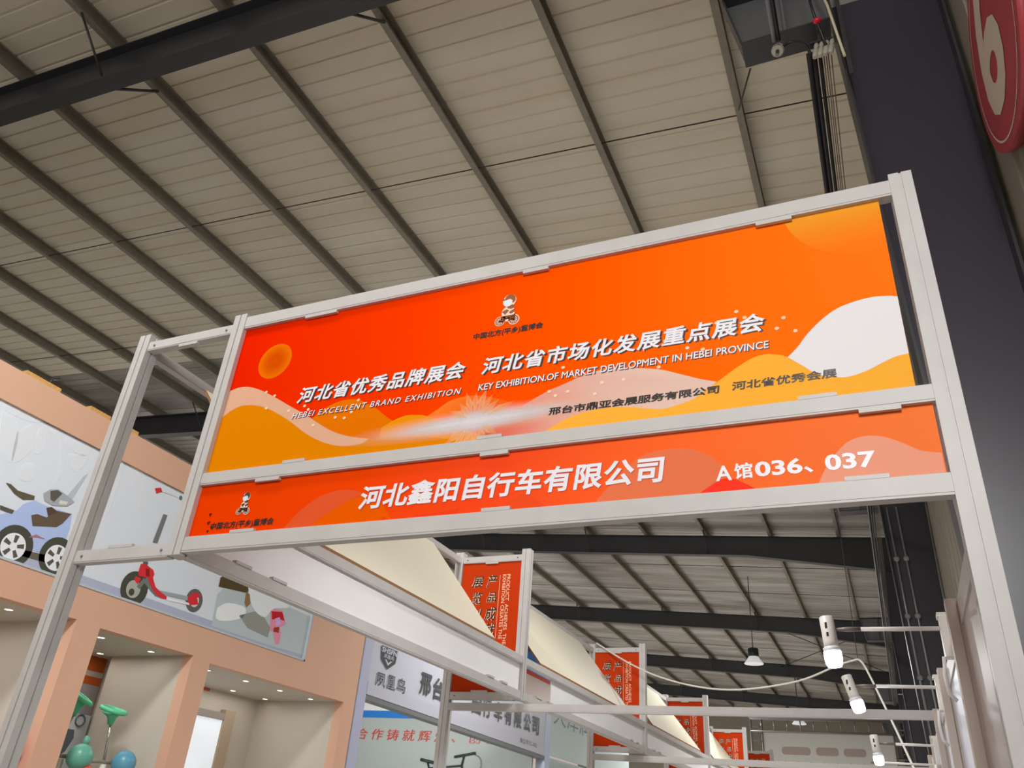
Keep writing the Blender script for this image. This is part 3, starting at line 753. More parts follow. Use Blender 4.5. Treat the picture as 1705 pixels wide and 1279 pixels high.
# picture banner
bn = MB().box(SX - .03, SX - .02, -2.5, yg1 - .01, zg0 + .005, zg1 - .005)
ban = part(t, 'banner', bn, mat('pale_banner', (222, 229, 238), .22, 0, .5))
tr_ = MB(); 
for (y0, y1, z0, z1) in ((-2.5, yg1, zg0, zg0 + .018), (yg1 - .02, yg1, zg0, zg1)): tr_.box(SX - .022, SX + .006, y0, y1, z0, z1)
part(t, 'banner_rim', tr_, mat('clear_rim', (190, 200, 206), .2), under=ban)
a = MB().mat(INK); LB = -.0185
def B(pts, rgb, al=1.0, ly=0, org=(0, 0), k=1.0, sm_=False):
    q = [(org[0] + x * k, org[1] + y * k) for x, y in pts]
    if sm_: q = smooth(q + [q[0]], 4)[:-1]
    a.ink([sal(x, y, LB + .0006 * ly) for x, y in q], rgb, al)
def C(px, py, r, rgb, ly, al=1.0, n=26, sz_=1.0):
    c_ = sal(px, py, LB + .0006 * ly); a.ink([(c_.x, c_.y + r * math.cos(q), c_.z + r * sz_ * math.sin(q)) for q in [2 * math.pi * i / n for i in range(n)]], rgb, al)
# lower lavender strip and right hand picture field
a.ink([(SX + LB, -2.5, zg0 + .01), (SX + LB, 7.37, zg0 + .01), (SX + LB, 7.37, zg0 + .085), (SX + LB, -2.5, zg0 + .085)], (178, 182, 204))
B([(392, 960), (418, 960), (480, 1010), (523, 1030), (508, 1092), (440, 1072), (352, 1042), (362, 990)], (190, 202, 206), 1, 1)
B([(367, 962), (378, 955), (418, 972), (412, 988), (364, 977)], (92, 80, 54), 1, 2)
B([(362, 1012), (380, 1004), (408, 1012), (404, 1028), (378, 1034), (360, 1030)], (238, 242, 244), 1, 2, sm_=True)
B([(412, 970), (440, 975), (470, 1000), (480, 1012), (455, 1014), (440, 1028), (420, 1010)], (232, 238, 242), 1, 3, sm_=True)
B([(410, 985), (416, 990), (417, 1005), (410, 1012), (407, 1004)], (150, 120, 84), 1, 4)
B([(398, 1025), (424, 1018), (440, 1028), (450, 1045), (446, 1062), (412, 1046)], (164, 166, 158), .8, 2)
B([(451, 1018), (458, 1013), (471, 1018), (476, 1040), (466, 1044), (468, 1055), (465, 1072), (458, 1073), (455, 1052), (449, 1050)], (232, 150, 176), 1, 4)
B([(452, 1018), (470, 1019), (474, 1034), (462, 1030), (453, 1032)], (198, 46, 52), 1, 5)
B([(458, 1030), (466, 1028), (468, 1040), (459, 1043)], (214, 176, 226), 1, 6)
B([(456, 1045), (465, 1044), (464, 1054), (455, 1052)], (168, 70, 52), 1, 6)
# red scooter picture
K, OX, OY = .10557, 190, 900
R_ = (218, 58, 66); G_ = (118, 124, 120); DK = (78, 80, 70)
C(223.8, 980, .145, DK, 2, sz_=1.0); C(222, 981, .075, (176, 180, 168), 3); C(219, 986, .03, DK, 4)
C(323.5, 1000, .105, (104, 104, 100), 2); C(324, 1001, .055, (214, 212, 206), 3)
B([(480, 600), (545, 600), (610, 740), (730, 905), (650, 880), (545, 760), (490, 690)], G_, 1, 3, (OX, OY), K)
B([(470, 590), (505, 640), (400, 770), (355, 725)], G_, 1, 4, (OX, OY), K)
B([(340, 560), (425, 600), (372, 695), (318, 620)], R_, 1, 5, (OX, OY), K)
B([(540, 600), (615, 595), (655, 735), (720, 800), (832, 890), (820, 928), (730, 908), (640, 825), (560, 690)], R_, 1, 5, (OX, OY), K)
B([(420, 375), (485, 362), (620, 468), (636, 530), (602, 612), (520, 592), (388, 556), (383, 490)], R_, 1, 6, (OX, OY), K)
B([(500, 440), (560, 450), (560, 570), (500, 560)], (150, 42, 36), 1, 7, (OX, OY), K)
B([(458, 330), (500, 312), (542, 352), (522, 390), (455, 365)], (96, 100, 92), 1, 7, (OX, OY), K)
B([(700, 785), (1165, 880), (1170, 950), (800, 862)], (158, 170, 174), 1, 3, (OX, OY), K)
B([(838, 905), (1180, 985), (1190, 1020), (838, 945)], (236, 240, 240), 1, 4, (OX, OY), K)
B([(1158, 900), (1230, 832), (1300, 820), (1378, 872), (1310, 905), (1330, 1010), (1200, 1022), (1160, 955)], R_, 1, 5, (OX, OY), K)
B([(272, 856), (279, 858), (262, 905), (254, 903)], (120, 124, 122), 1, 3)
B([(258, 813), (268, 812), (270, 819), (260, 822)], (210, 60, 60), 1, 3); B([(268, 814), (300, 827), (303, 831), (268, 818)], (214, 222, 224), 1, 3)
C(301, 829, .02, (100, 120, 120), 4)
# blue ride-on car picture
CB = (176, 194, 234)
B([(-12, 862), (0, 857), (28, 850), (38, 840), (58, 833), (76, 842), (120, 856), (116, 880), (108, 903), (96, 903), (84, 915), (76, 922), (42, 914), (36, 896), (20, 884), (0, 890), (-12, 896)], CB, 1, 2)
C(23, 909, .155, DK, 3); C(22, 910, .10, (232, 236, 240), 4); C(95, 928, .155, DK, 3); C(94, 929, .10, (232, 236, 240), 4)
for (qx, qy) in ((22, 910), (94, 929)):
    for i in range(5):
        q = 2 * math.pi * i / 5 + .3; c_ = sal(qx, qy, LB + .0006 * 5)
        u, v = math.cos(q), math.sin(q)
        a.ink([(c_.x, c_.y + u * .03 - v * .012, c_.z + v * .03 + u * .012), (c_.x, c_.y + u * .085 - v * .018, c_.z + v * .085 + u * .018), (c_.x, c_.y + u * .085 + v * .018, c_.z + v * .085 - u * .018), (c_.x, c_.y + u * .03 + v * .012, c_.z + v * .03 - u * .012)], (96, 92, 84))
B([(40, 916), (76, 924), (84, 930), (80, 938), (36, 926)], (110, 102, 88), 1, 3)
B([(52, 858), (62, 856), (78, 862), (92, 850), (119, 856), (104, 872), (94, 878), (54, 876)], (104, 90, 74), 1, 4)
B([(77, 846), (86, 844), (96, 852), (80, 860)], (92, 74, 64), 1, 5)
B([(10, 804), (18, 806), (30, 817), (58, 826), (57, 832), (38, 832), (24, 822)], (100, 92, 74), 1, 5)
B([(0, 841), (24, 850), (20, 856), (0, 848)], (96, 92, 84), 1, 5)
B([(72, 822), (84, 815), (98, 815), (118, 830), (124, 836), (112, 843), (88, 842), (74, 834)], (168, 172, 178), 1, 4)
B([(84, 818), (96, 816), (104, 822), (90, 836), (84, 832)], (98, 94, 88), 1, 5); B([(100, 833), (114, 836), (110, 841), (98, 839)], (216, 214, 206), 1, 5)
B([(110, 828), (140, 792), (147, 788), (120, 832)], (196, 206, 212), .8, 3)
B([(47, 895), (60, 890), (76, 898), (60, 895)], (176, 120, 130), 1, 5)
# glare on the creased clear film over the banner, painted as pale patches
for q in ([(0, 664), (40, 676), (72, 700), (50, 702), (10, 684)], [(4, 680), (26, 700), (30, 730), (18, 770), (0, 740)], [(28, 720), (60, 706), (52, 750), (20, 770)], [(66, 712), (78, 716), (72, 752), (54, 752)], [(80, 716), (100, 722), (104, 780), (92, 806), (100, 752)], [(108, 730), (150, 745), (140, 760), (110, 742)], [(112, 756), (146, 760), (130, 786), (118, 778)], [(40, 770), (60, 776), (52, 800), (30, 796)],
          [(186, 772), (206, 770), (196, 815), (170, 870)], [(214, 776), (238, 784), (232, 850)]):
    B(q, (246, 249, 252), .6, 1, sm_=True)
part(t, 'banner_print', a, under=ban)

# wood blocks along the booth top
for i, ((x0, y0), (x1, y1)) in enumerate((((46, 615), (102, 648)), ((151, 677), (184, 697)), ((217, 712), (231, 720)))):
    p0, p1 = sal(x0, y0, -.05), sal(x1, y1, -.05)
    lab = ['pale wood block on the salmon booth top, carrying a black hook', 'pale wood block on the salmon booth top, just before the tall white corner post', 'short pale wood block on the salmon booth top, seen inside the white frame'][i]
    tt = thing('wood_block', lab, 'wood block', (SX - .08, p0.y, zT))
    part(tt, 'block', MB().box(SX - .12, SX - .045, p0.y, p1.y, zT, zT + .055), mat('pine_wood', (214, 166, 96), .6, noise=.15, nscale=30))
    if i == 0:
        ym = p0.y * .35 + p1.y * .65
        part(tt, 'hook', MB().tube([(SX - .06, ym, zT + .05), (SX - .06, ym + .02, zT + .10), (SX - .06, ym + .07, zT + .13)], .012, 6), STEEL)

# toys in the niches
GREEN = mat('mint_plastic', (92, 196, 150), .35); TEAL = mat('teal_plastic', (98, 170, 150), .35); BLUEP = mat('blue_plastic', (92, 158, 184), .35)
GREYP = mat('grey_grip', (140, 134, 124), .5); CHROME = mat('chrome_tube', (190, 186, 180), .25, .8); WHP = mat('white_plastic', (224, 222, 210), .4)
BLK = mat('black_rubber', (34, 34, 36), .6); PINK = mat('pink_plastic', (232, 140, 170), .35); REDP = mat('red_plastic', (206, 70, 50), .4); YELP = mat('yellow_plastic', (226, 196, 60), .4)
def scooter(x, y, label, headm, stem_z, ball):
    zf = -.42
    t = thing('toy_scooter', label, 'toy scooter', (x, y, zf))
    part(t, 'deck', MB().box(x - .42, x + .05, y - .06, y + .06, zf + .06, zf + .09), WHP)
    for wy, wx in ((y - .09, 0), (y + .09, 0), (y, -.40)):
        part(t, 'wheel', MB().lathe((x + wx, wy - .02, zf + .06), (0, 1, 0), [(0, .05), (.008, .06), (.032, .06), (.04, .05)], 20), BLK)
    part(t, 'column', MB().tube([(x, y, zf + .08), (x, y - .015, .26)], .024, 12), WHP)
    part(t, 'handlebar', MB().tube([(x - .05, y - .22, .265), (x, y - .08, .28), (x, y + .08, .28), (x - .05, y + .24, .265)], .016, 10), GREYP)
    bh = MB().ball((x + .09, y + .02 + ball, .285), .10, 1, 1, 1.0)
    part(t, 'lamp_ball', bh, headm)
    return t
t = scooter(-6.15, 5.47, 'toy scooter with blue ball head and mint steering wheel in the middle niche', BLUEP, .34, .09)
part(t, 'stem', MB().tube([(-6.15, 5.45, .28), (-6.12, 5.38, .58)], .011, 10), CHROME)
hb = MB().torus((-6.11, 5.36, .675), (.25, 0, 1), .105, .018, n=28, m=8); hb.tube([(-6.12, 5.375, .56), (-6.115, 5.37, .62), (-6.11, 5.36, .66)], [.02, .04, .085], 12); part(t, 'steering_wheel', hb, GREEN)
t = scooter(-6.1, 5.0, 'teal toy scooter with ball head half behind the salmon pillar', TEAL, .3, .06)
part(t, 'horn', MB().tube([(-6.02, 5.10, .38), (-6.02, 5.11, .44)], [.03, .022], 10), TEAL)
part(t, 'nose', MB().ball((-5.99, 5.13, .19), .065), REDP); part(t, 'cap', MB().ball((-6.0, 5.13, .225), .05), YELP)
part(t, 'stem', MB().tube([(-6.3, 5.05, .28), (-6.35, 5.18, .62)], .011, 10), CHROME)
hb = MB().torus((-6.35, 5.215, .745), (.5, .3, 1), .085, .02, n=26, m=8); hb.tube([(-6.35, 5.18, .60), (-6.35, 5.19, .66), (-6.35, 5.21, .735)], [.02, .03, .06], 12); part(t, 'steering_wheel', hb, GREEN)
t = thing('pink_ride_on_toy', 'pink pig-faced ride-on toy beside the tall corner post', 'ride-on toy', (-5.92, 4.36, -.42))
part(t, 'head', MB().ball((-5.93, 4.385, .25), .09, 1, .9, 1.35), PINK)
part(t, 'eye', MB().ball((-5.855, 4.42, .29), .016, .6, 1, 1.4), mat('dark_red_plastic', (96, 22, 40), .4))
part(t, 'eye', MB().ball((-5.85, 4.36, .215), .016, .6, 1, 1.3), mat('dark_red_plastic', (96, 22, 40)))
part(t, 'knob', MB().ball((-5.93, 4.41, .395), .034), GREYP)
part(t, 'column', MB().tube([(-5.93, 4.38, -.3), (-5.93, 4.385, .16)], .045, 12), PINK)
part(t, 'base', MB().box(-6.12, -5.9, 4.22, 4.44, -.36, -.28), PINK)
for wy in (4.24, 4.42): part(t, 'wheel', MB().lathe((-5.99, wy - .02, -.36), (0, 1, 0), [(0, .05), (.01, .06), (.03, .06), (.04, .05)], 18), BLK)

# ------------------------------------------------------------------ grey-white bicycle maker's booth
HD = mat('lavender_white_board', (190, 192, 204), .4, 0, .4, noise=.02, nscale=3)
t = thing('maker_booth', 'pale lavender booth with black company name across its long header', 'booth', (SX, 11, -1.73))
hd = part(t, 'header_board', MB().prism([(SX - .05, 8.68, 1.34), (SX - .05, 14.62, 1.25), (SX - .05, 14.62, 2.15), (SX - .05, 8.68, 2.15)], (.05, 0, 0)), HD)
part(t, 'header_ledge', MB().prism([(SX - .05, 8.68, 1.345), (SX - .05, 14.62, 1.255), (SX - .05, 14.62, 1.46), (SX - .05, 8.68, 1.49)], (.062, 0, 0)), mat('lavender_ledge', (186, 188, 200), .4), under=hd)
part(t, 'header_base', MB().prism([(SX - .14, 8.68, 1.285), (SX - .14, 14.62, 1.195), (SX - .14, 14.62, 1.255), (SX - .14, 8.68, 1.345)], (.146, 0, 0)), mat('grey_metal_trim', (112, 114, 118), .4))
part(t, 'post', MB().box(SX - .16, SX + .006, 8.50, 8.68, -1.73, 2.15), mat('lavender_post', (176, 180, 206), .45))
part(t, 'post', MB().box(SX - .16, SX + .012, 14.62, 14.86, -1.73, 2.15), mat('pale_blue_post', (186, 196, 216), .45))
part(t, 'side_wall', MB().box(-11.5, SX - .16, 14.45, 14.5, -1.73, 1.80), mat('grey_green_wall', (178, 188, 186), .5))
part(t, 'blue_band', MB().box(-11.5, SX - .16, 14.44, 14.5, 1.80, 1.93), mat('blue_band_print', (40, 128, 214), .4))
part(t, 'valance', MB().box(-11.5, SX - .16, 14.446, 14.5, 1.93, 2.15), WHITE)
part(t, 'back_wall', MB().box(-11.55, -11.5, 8.5, 14.5, -1.73, 2.15), mat('grey_green_wall', (178, 188, 186)))
def head_text(body, y0, y1, z0, z1, bold=.02, m_=BLACKI, shear=0.0):
    mb = MB(); mb.text(body, (SX + .0135, 0, 0), Yv, Z, y0, y1, z0, z1, bold, 1.0, shear); return part(t, 'lettering', mb, m_)
DG = mat('charcoal_print', (58, 60, 62), .4)
head_text('夙', 8.83, 9.06, 1.47, 1.635, .002, DG); head_text('凰', 9.10, 9.30, 1.47, 1.65, .002, DG); head_text('鸟', 9.34, 9.56, 1.48, 1.66, .002, DG)
for ch, y0 in (('邢', 9.93), ('台', 10.30), ('自', 11.56), ('行', 11.92), ('车', 12.36), ('有', 12.76), ('限', 13.17), ('公', 13.58), ('司', 13.97)):
    head_text(ch, y0, y0 + .31, 1.55, 1.84, .025, DG)
head_text('展位号TC-002', 13.45, 14.22, 1.345, 1.425, .0, DG)
sh = MB(); yy, zz, xx = 9.06, 1.83, SX + .013
sh.mat(DG); sh.sheet([(xx, yy - .2, zz + .13), (xx, yy + .2, zz + .13), (xx, yy + .17, zz - .03), (xx, yy, zz - .13), (xx, yy - .17, zz - .03)])
sh.mat(HD); sh.sheet([(xx + .001, yy - .09, zz - .02), (xx + .001, yy + .09, zz - .02), (xx + .001, yy, zz - .085)])
sh.mat(DG); sh.sheet([(xx + .002, yy - .05, zz - .02), (xx + .002, yy + .05, zz - .02), (xx + .002, yy, zz - .055)])
sh.mat(HD); sh.text('SHSFN', (xx + .001, 0, 0), Yv, Z, yy - .19, yy + .19, zz + .055, zz + .12, .03, 1, .1); sh.text('夙凰鸟', (xx + .001, 0, 0), Yv, Z, yy - .12, yy + .12, zz - .005, zz + .045, .01)
part(t, 'emblem', sh)
ht = MB(); ht.text('合作铸就辉煌、创新引', (0, 14.435, 0), X, Z, -9.72, -6.3, 1.40, 1.60, .0, 1.5, .12); part(t, 'slogan', ht, mat('red_print', (214, 62, 40), .4))
bk_ = MB(); BY = 14.43
def wheel(cx_, cz_, r):
    bk_.torus((cx_, BY, cz_), (0, 1, 0), r, .014, n=30, m=5)
wheel(-7.15, .55, .33); wheel(-8.25, .55, .33)
for a_, c_, r in (((-7.34, 1.02), (-7.15, .55), .016), ((-7.34, 1.02), (-8.0, .95), .016), ((-7.36, .95), (-7.8, .52), .018), ((-8.05, 1.04), (-7.8, .52), .016), ((-8.25, .55), (-7.8, .52), .012), ((-8.25, .55), (-8.0, .92), .012), ((-7.34, 1.0), (-7.30, 1.22), .018), ((-7.5, 1.16), (-7.08, 1.24), .022), ((-8.2, 1.09), (-7.93, 1.05), .03)):
    bk_.tube([(a_[0], BY, a_[1]), (c_[0], BY, c_[1])], r, 6)
bk_.tube(smooth([(-7.12, BY, 1.22), (-6.98, BY, 1.16), (-6.95, BY, 1.0), (-7.05, BY, .84), (-7.18, BY, .8)], 5), .005, 5)
part(t, 'bicycle_picture', bk_, mat('dark_teal_print', (48, 66, 66), .5))

t = thing('white_booth', 'pale mint booth past the lavender one, lettering peeping under the fascia', 'booth', (SX, 17, -1.73))
part(t, 'header_board', MB().box(SX - .05, SX, 14.9, 20.0, 1.3, 2.6), mat('mint_board', (204, 220, 220), .25))
part(t, 'wall', MB().box(SX - .25, SX - .2, 14.9, 20.0, -1.73, 1.3), mat('mint_board', (204, 220, 220)))
mb = MB(); mb.text('天津润', (SX + .002, 0, 0), Yv, Z, 15.0, 17.1, 1.84, 2.28, .0); part(t, 'lettering', mb, mat('slate_print', (104, 118, 124), .4))
t = thing('far_booth', 'far pinkish booth with a blue top strip seen through the fascia gap', 'booth', (-9, 21, -1.73))
part(t, 'wall', MB().box(-9.3, -9, 18.2, 25.5, -1.73, 3.85), mat('dusty_pink_board', (206, 186, 178), .5))
part(t, 'top_strip', MB().box(-9.3, -8.99, 18.2, 25.5, 3.95, 4.45), mat('blue_band_print', (40, 128, 214)))
part(t, 'orange_trim', MB().box(-9.3, -8.995, 18.2, 25.5, 3.85, 3.95), mat('side_sign_print', (240, 74, 4)))

# ------------------------------------------------------------------ red round sign
cy_, cz_ = 2.494, 2.771
t = thing('round_sign', 'large red round sign with the number 6, high on the hall wall', 'sign', (.70, cy_, cz_))
RED = mat('dark_red_sign', (176, 64, 72), .4); PALE6 = mat('pale_numeral', (206, 190, 172), .5)
part(t, 'disc', MB().lathe((.735, cy_, cz_), (-1, 0, 0), [(0, .433), (.035, .433)], 64), RED)
so = MB()
for dy, dz in ((-.2, .2), (.2, .2), (.2, -.2), (-.2, -.2)): so.lathe((.762, cy_ + dy, cz_ + dz), (-1, 0, 0), [(0, .02), (.027, .02)], 10)
part(t, 'standoff', so, ALU_D)
rg = MB(); n = 72
for i in range(n):
    q, q2 = 2 * math.pi * i / n, 2 * math.pi * (i + 1) / n
    rg.sheet([(.6985, cy_ + r * math.cos(a_), cz_ + r * math.sin(a_)) for r, a_ in ((.383, q), (.392, q), (.392, q2), (.383, q2))])
part(t, 'ring_line', rg, PALE6)
mb = MB(); mb.text('6', (.698, cy_, cz_), -Yv, Z, -.27, .125, -.255, .345, .03); part(t, 'numeral', mb, PALE6)

# ------------------------------------------------------------------ clamp lamps on the partition
BULB = mat('lit_bulb', (240, 244, 255), emit=14.0); LW = mat('lamp_white', (226, 224, 218), .4)
def clamp_lamp(y, z, xl, label, tilt, sc=1.0):
    t = thing('clamp_lamp', label, 'lamp', (.22, y, z), 'white clamp lamps on the partition')
    br_ = MB().box(.195, .232, y - .03, y + .03, z - .10, z + .035); br_.box(.19, .26, y - .028, y + .028, z + .035, z + .05)
    br_.tube([(.19, y - .02, z - .10), (.183, y - .02, z - .16), (.186, y - .02, z - .22), (.205, y - .01, z - .24)], .007, 6)
    part(t, 'clamp', br_, LW)
    part(t, 'arm', MB().tube([(.2, y, z), (xl + .10, y, z + .003)], .0075, 10), LW)
    part(t, 'joint', MB().tube([(xl + .11, y, z + .003), (xl + .065, y, z + .003), (xl + .021, y, z + .003)], [.008, .009, .005], 10), mat('grey_joint', (120, 108, 104), .4))
    ax = Vector((math.sin(tilt), 0, -math.cos(tilt))); k = sc
    base = Vector((xl, y, z + .05)) - Vector((math.sin(tilt) * .05, 0, 0))
    sk = MB().lathe(base, ax, [(0, .030 * k), (.006 * k, .035 * k), (.13 * k, .035 * k), (.155 * k, .036 * k), (.157 * k, .030 * k)], 24)
    h = part(t, 'socket', sk, LW)
    for u, hh in ((.035, .03), (.085, .02)):
        c_ = base + ax * u * k + Vector((-.004, -.0352 * k, 0))
        part(t, 'slot', MB().box(c_.x - .004, c_.x + .004, c_.y, c_.y + .003, c_.z - hh * k, c_.z), BLK, under=h)
    part(t, 'collar', MB().lathe(base + ax * .15 * k, ax, [(0, .034 * k), (.004, .041 * k), (.026 * k, .042 * k)], 24), mat('bulb_collar', (232, 234, 240), .3))
    part(t, 'bulb', MB().lathe(base + ax * .176 * k, ax, [(0, .0425 * k), (.03 * k, .043 * k), (.058 * k, .04 * k), (.072 * k, .032 * k), (.076 * k, .012 * k)], 24), BULB)
    return t
clamp_lamp(3.2, .735, -.172, 'nearest white clamp lamp with lit bulb, hanging level from its arm', .06, .72)
clamp_lamp(4.2, .708, -.160, 'second white clamp lamp with lit bulb, tilted on its arm', .26, .67)
clamp_lamp(5.6, .622, -.115, 'third white clamp lamp, its lit bulb cut by the lower edge', .08, .66)
t = thing('lamp_arm', 'white lamp arm without a head, lowest and farthest on the partition', 'lamp arm', (.22, 6.2, .575))
part(t, 'clamp', MB().box(.195, .232, 6.17, 6.23, .50, .62), LW); part(t, 'arm', MB().tube([(.2, 6.2, .575), (-.13, 6.2, .578)], .0075, 10), LW)
part(t, 'joint', MB().tube([(-.13, 6.2, .578), (-.17, 6.2, .578)], [.011, .007], 10), mat('grey_joint', (120, 108, 104)))

# ------------------------------------------------------------------ cables
def catmull(pts): return smooth([tuple(p) for p in pts], 8)
pw = [at(993, 1071, 1, 8.12), at(1045, 1103, 1, 8.0), at(1100, 1128, 1, 7.9), at(1170, 1145, 1, 7.8), at(1240, 1148, 1, 7.7), at(1330, 1134, 1, 7.6), at(1395, 1108, 1, 7.5), at(1428, 1098, 1, 7.45)]
pw2 = [at(1428, 1098, 1, 7.45), at(1440, 1110, 1, 7.3), at(1475, 1180, 1, 6.9), at(1515, 1265, 1, 6.5), at(1535, 1310, 1, 6.3)]
cb = MB().tube(catmull(pw), .0085, 6); cb.tube(catmull(pw2), .0085, 6)
single('power_cable', cb, mat('white_cable', (226, 222, 214), .5), 'white power cable sagging across the booth from the second small sign', 'cable')
hook = pw[-1]
single('hanging_wire', MB().tube([hook, (hook.x - .02, hook.y, RZ(hook.x) - .01)], .003, 5), STEEL, 'thin wire from the roof holding up the white power cable', 'wire')
CAB = mat('black_cable', (32, 32, 36), .35)
for i, (x, r, sag) in enumerate(((.074, .013, .1), (.100, .013, .1), (.128, .010, .08), (.146, .0028, .05), (.158, .0028, .05), (.168, .0028, .04), (.183, .0028, .04))):
    pts = []
    for j in range(3):
        ya, yb_ = YC[j] - .1, YC[j + 1] - .1
        for q in range(6):
            s_ = q / 6; pts.append((x, ya + (yb_ - ya) * s_, 3.70 - 4 * sag * s_ * (1 - s_)))
    thick = r > .005
    single('overhead_cable', MB().tube(pts, r, 8), CAB if thick else mat('thin_wire', (110, 92, 84), .5),
           ('thick black overhead cable along the columns, %s from the open aisle' % NAME_N[i]) if thick else ('thin overhead wire along the columns, %s after the thick cables' % NAME_N[i - 3]),
           'cable', 'overhead cables along the columns')
for i, x in enumerate((-.085, -.062)):
    single('incoming_cable', MB().tube(catmull([(x, 3.05, 3.80), (x, 2.2, 3.86), (x - .01, 0.5, 4.05), (x - .02, -3, 4.3)]), .011, 8), CAB if i else mat('grey_cable', (128, 130, 138), .4),
           '%s cable running overhead from the spool insulator, %s' % (('grey', 'on the aisle side') if i == 0 else ('black', 'nearer the column')), 'cable')
single('jumper_cable', MB().tube(catmull([(-.05, 3.1, 3.80), (.0, 3.1, 3.82), (.06, 3.1, 3.77), (.085, 3.12, 3.70)]), .008, 8), CAB, 'short black jumper cable looping between the insulators under the bracket', 'cable')
tt = thing('tagged_cable', 'black cable with a red clip dropping past the steel bracket', 'cable', (.1, 3.08, 3.72))
part(tt, 'cable', MB().tube(catmull([(.085, 2.2, 4.3), (.11, 2.9, 3.98), (.15, 3.07, 3.78), (.165, 3.1, 3.72)]), .007, 8), CAB)
part(tt, 'clip', MB().ball((.138, 3.03, 3.84), .018, 1.2, 1, .8), mat('red_clip', (220, 30, 60), .3))
CER = mat('grey_ceramic', (176, 172, 160), .35)
def insulator(p, ax, r, h, label):
    t = thing('insulator', label, 'insulator', p, 'ceramic spool insulators')
    part(t, 'spool', MB().lathe(p, ax, [(0, r * .8), (h * .1, r), (h * .25, r), (h * .35, r * .7), (h * .45, r * .7), (h * .55, r), (h * .75, r), (h * .85, r * .7), (h * .92, r * .9), (h, r * .85)], 20), CER)
    part(t, 'bolt', MB().lathe(Vector(p) - Vector(ax) * .02, ax, [(0, r * .3), (h + .04, r * .3)], 8), STEEL)
    return t
insulator((-.072, 3.14, 3.84), (-.05, -.55, -.83), .034, .085, 'large ceramic spool insulator under the bracket, black cable wound round it')
t = thing('insulator_rack', 'rack of small ceramic insulators where the wires reach the column bracket', 'insulator', (.14, 3.11, 3.70))
part(t, 'strap', MB().box(.085, .2, 3.10, 3.13, 3.765, 3.775), STEEL)
for i in range(4):
    part(t, 'spool', MB().lathe((.10 + .026 * i, 3.11, 3.66), (.2, 0, 1), [(0, .011), (.02, .014), (.05, .014), (.06, .009), (.08, .013), (.10, .011)], 14), CER)
part(t, 'hanger', MB().box(.13, .142, 3.105, 3.125, 3.77, 3.952), STEEL)
single('hanging_bar', MB().prism([(.243, 3.06, 3.42), (.262, 3.06, 3.42), (.262, 3.06, 5.2), (.243, 3.06, 5.2)], (0, .012, 0)), STEEL, 'dark flat bar hanging in front of the nearest column flange', 'bar')
single('white_conduit', MB().tube([(.145, 3.03, 4.3), (.2, 3.03, 3.93), (.235, 3.03, 3.52)], .007, 8), mat('ivory_conduit', (214, 206, 176), .5), 'ivory conduit slanting down beside the dark hanging bar', 'conduit')
single('bracket_tie', MB().tube([(-.24, 3.31, 3.95), (-.55, 5.6, PZ(-.55))], .006, 6), ROD, 'thin tie from the bracket tip up to the first purlin', 'tie rod')
CON = mat('conduit_grey', (150, 150, 150), .4)
for i, x in enumerate((.31, .42)):
    tt = thing('conduit_pipe', ('grey conduit pipe on the second column, beside its flange' if i == 0 else 'grey conduit pipe on the second column, out on its web'), 'conduit', (x, YC[1] - .03, -1.0))
    part(tt, 'pipe', MB().tube([(x + .12, YC[1] - .035, -1.2), (x - .015, YC[1] - .035, 3.98)], .012, 8), CON)
    for z in (1.9, 2.6, 3.3):
        sd = MB().lathe((x + .12 - .135 * (z + 1.2) / 5.18, YC[1] - .03, z), (0, -1, 0), [(0, .035), (.02, .035), (.024, .015)], 14)
        part(tt, 'saddle', sd, CON)

# ------------------------------------------------------------------ far end of the hall
t = thing('pendant_lamp', 'high-bay pendant lamp with white shade hanging in the far roof', 'lamp', (-3.07, 22, 4.24))
part(t, 'rod', MB().tube([(-3.07, 22, 4.66), (-3.07, 22, RZ(-3.07) - .02)], .012, 6), STEEL)
part(t, 'housing', MB().lathe((-3.07, 22, 4.66), (0, 0, -1), [(0, .04), (.03, .13), (.2, .14), (.24, .11)], 24), mat('lamp_black', (40, 40, 42), .4))
part(t, 'shade', MB().lathe((-3.07, 22, 4.46), (0, 0, -1), [(0, .10), (.08, .15), (.2, .24), (.21, .24)], 28), mat('lamp_shade_white', (224, 226, 230), .3, emit=.5))
t = thing('pendant_lamp', 'second pendant lamp rod beyond, just above the nearer cross beam', 'lamp', (-3.25, 34, 4.4))
part(t, 'rod', MB().tube([(-3.25, 34, 4.75), (-3.25, 34, RZ(-3.25) - .02)], .02, 6), STEEL)
part(t, 'shade', MB().lathe((-3.25, 34, 4.75), (0, 0, -1), [(0, .05), (.05, .14), (.22, .15), (.36, .26), (.37, .26)], 24), mat('lamp_shade_white', (224, 226, 230)))

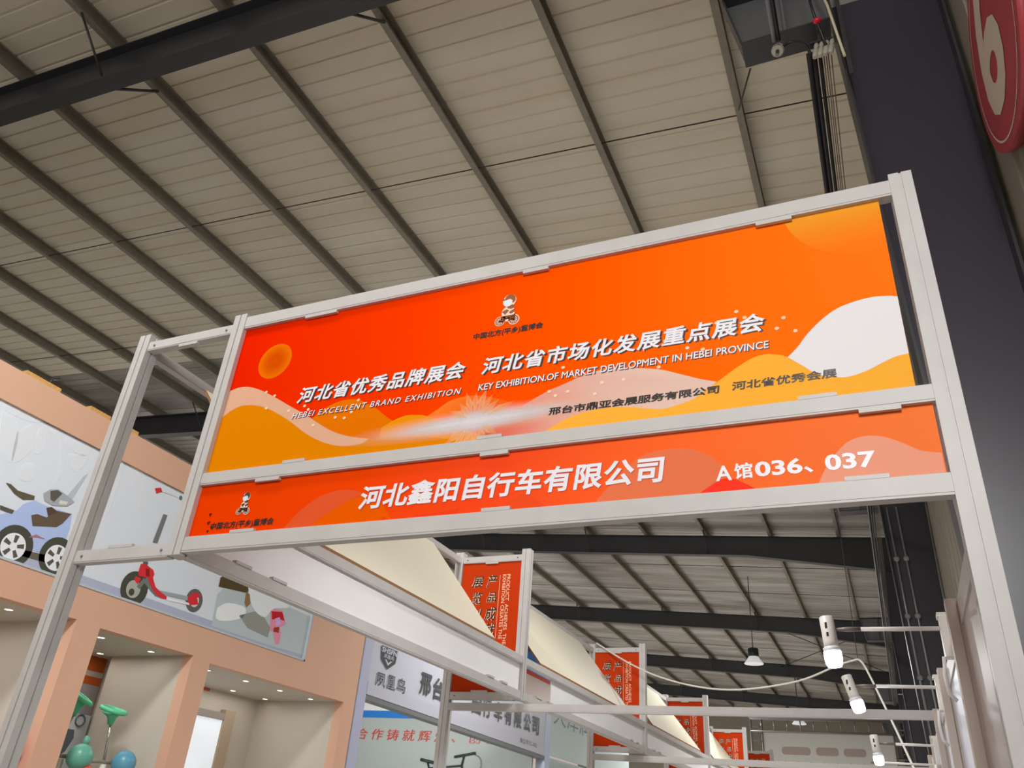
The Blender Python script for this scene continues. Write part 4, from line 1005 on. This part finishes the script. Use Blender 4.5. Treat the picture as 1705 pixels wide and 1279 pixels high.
YT = 30.0
t = thing('stage_backdrop', 'big pale stage backdrop hung in a metal truss at the far end', 'backdrop', (-2, YT, -1.73))
part(t, 'sheet', MB().box(-4.06, 0, YT + .02, YT + .03, -1.73, 3.64), mat('backdrop_cloth', (206, 206, 200), .7))
TR = mat('truss_aluminium', (136, 136, 134), .35, .4)
tb = MB()
tb.tube([(-4.45, YT, 4.0), (.25, YT, 4.0)], .035, 8); tb.tube([(-4.45, YT, 3.62), (.25, YT, 3.62)], .035, 8); tb.tube([(-4.45, YT - .35, 4.0), (.25, YT - .35, 4.0)], .03, 8)
for i in range(11):
    x = -4.1 + .42 * i; tb.tube([(x, YT, 3.62), (x, YT, 4.0)], .022, 6)
part(t, 'truss', tb, TR)
for xx in (-4.42, -.02):
    tb = MB(); 
    for dx in (0, .36): tb.tube([(xx + dx - .02, YT, -1.73), (xx + dx - .02, YT, 4.0)], .03, 8)
    for i in range(13): tb.tube([(xx - .02, YT, -1.4 + .43 * i), (xx + .34, YT, -1.4 + .43 * i)], .02, 6)
    part(t, 'truss_leg', tb, TR)
fd = MB().mat(INK)
def rr(x0, x1, z0, z1, rgb, al):
    r = (z1 - z0) / 2.6; pts = []
    for cx_, cz2, q0 in ((x1 - r, z1 - r, 0), (x0 + r, z1 - r, 90), (x0 + r, z0 + r, 180), (x1 - r, z0 + r, 270)):
        for i in range(5): q = math.radians(q0 + 22.5 * i); pts.append((cx_ + r * math.cos(q), YT + .018, cz2 + r * math.sin(q)))
    fd.ink(pts, rgb, al)
rr(-3.5, -2.6, 2.93, 3.17, (190, 168, 162), .6); rr(-2.43, -1.74, 2.93, 3.18, (190, 168, 162), .6); rr(-1.59, -.92, 2.93, 3.17, (190, 168, 162), .6)
for i in range(7):
    x = -3.55 + .4 * i
    for j in range(4): fd.ink([(x + .03 * j, YT + .018, 2.46 + .07 * j), (x + .28 - .02 * j, YT + .018, 2.46 + .07 * j), (x + .28 - .02 * j, YT + .018, 2.49 + .07 * j), (x + .03 * j, YT + .018, 2.49 + .07 * j)], (176, 166, 162), .6)
    fd.ink([(x + .12, YT + .0175, 2.42), (x + .16, YT + .0175, 2.42), (x + .16, YT + .0175, 2.74), (x + .12, YT + .0175, 2.74)], (176, 166, 162), .6)
part(t, 'faded_print', fd)
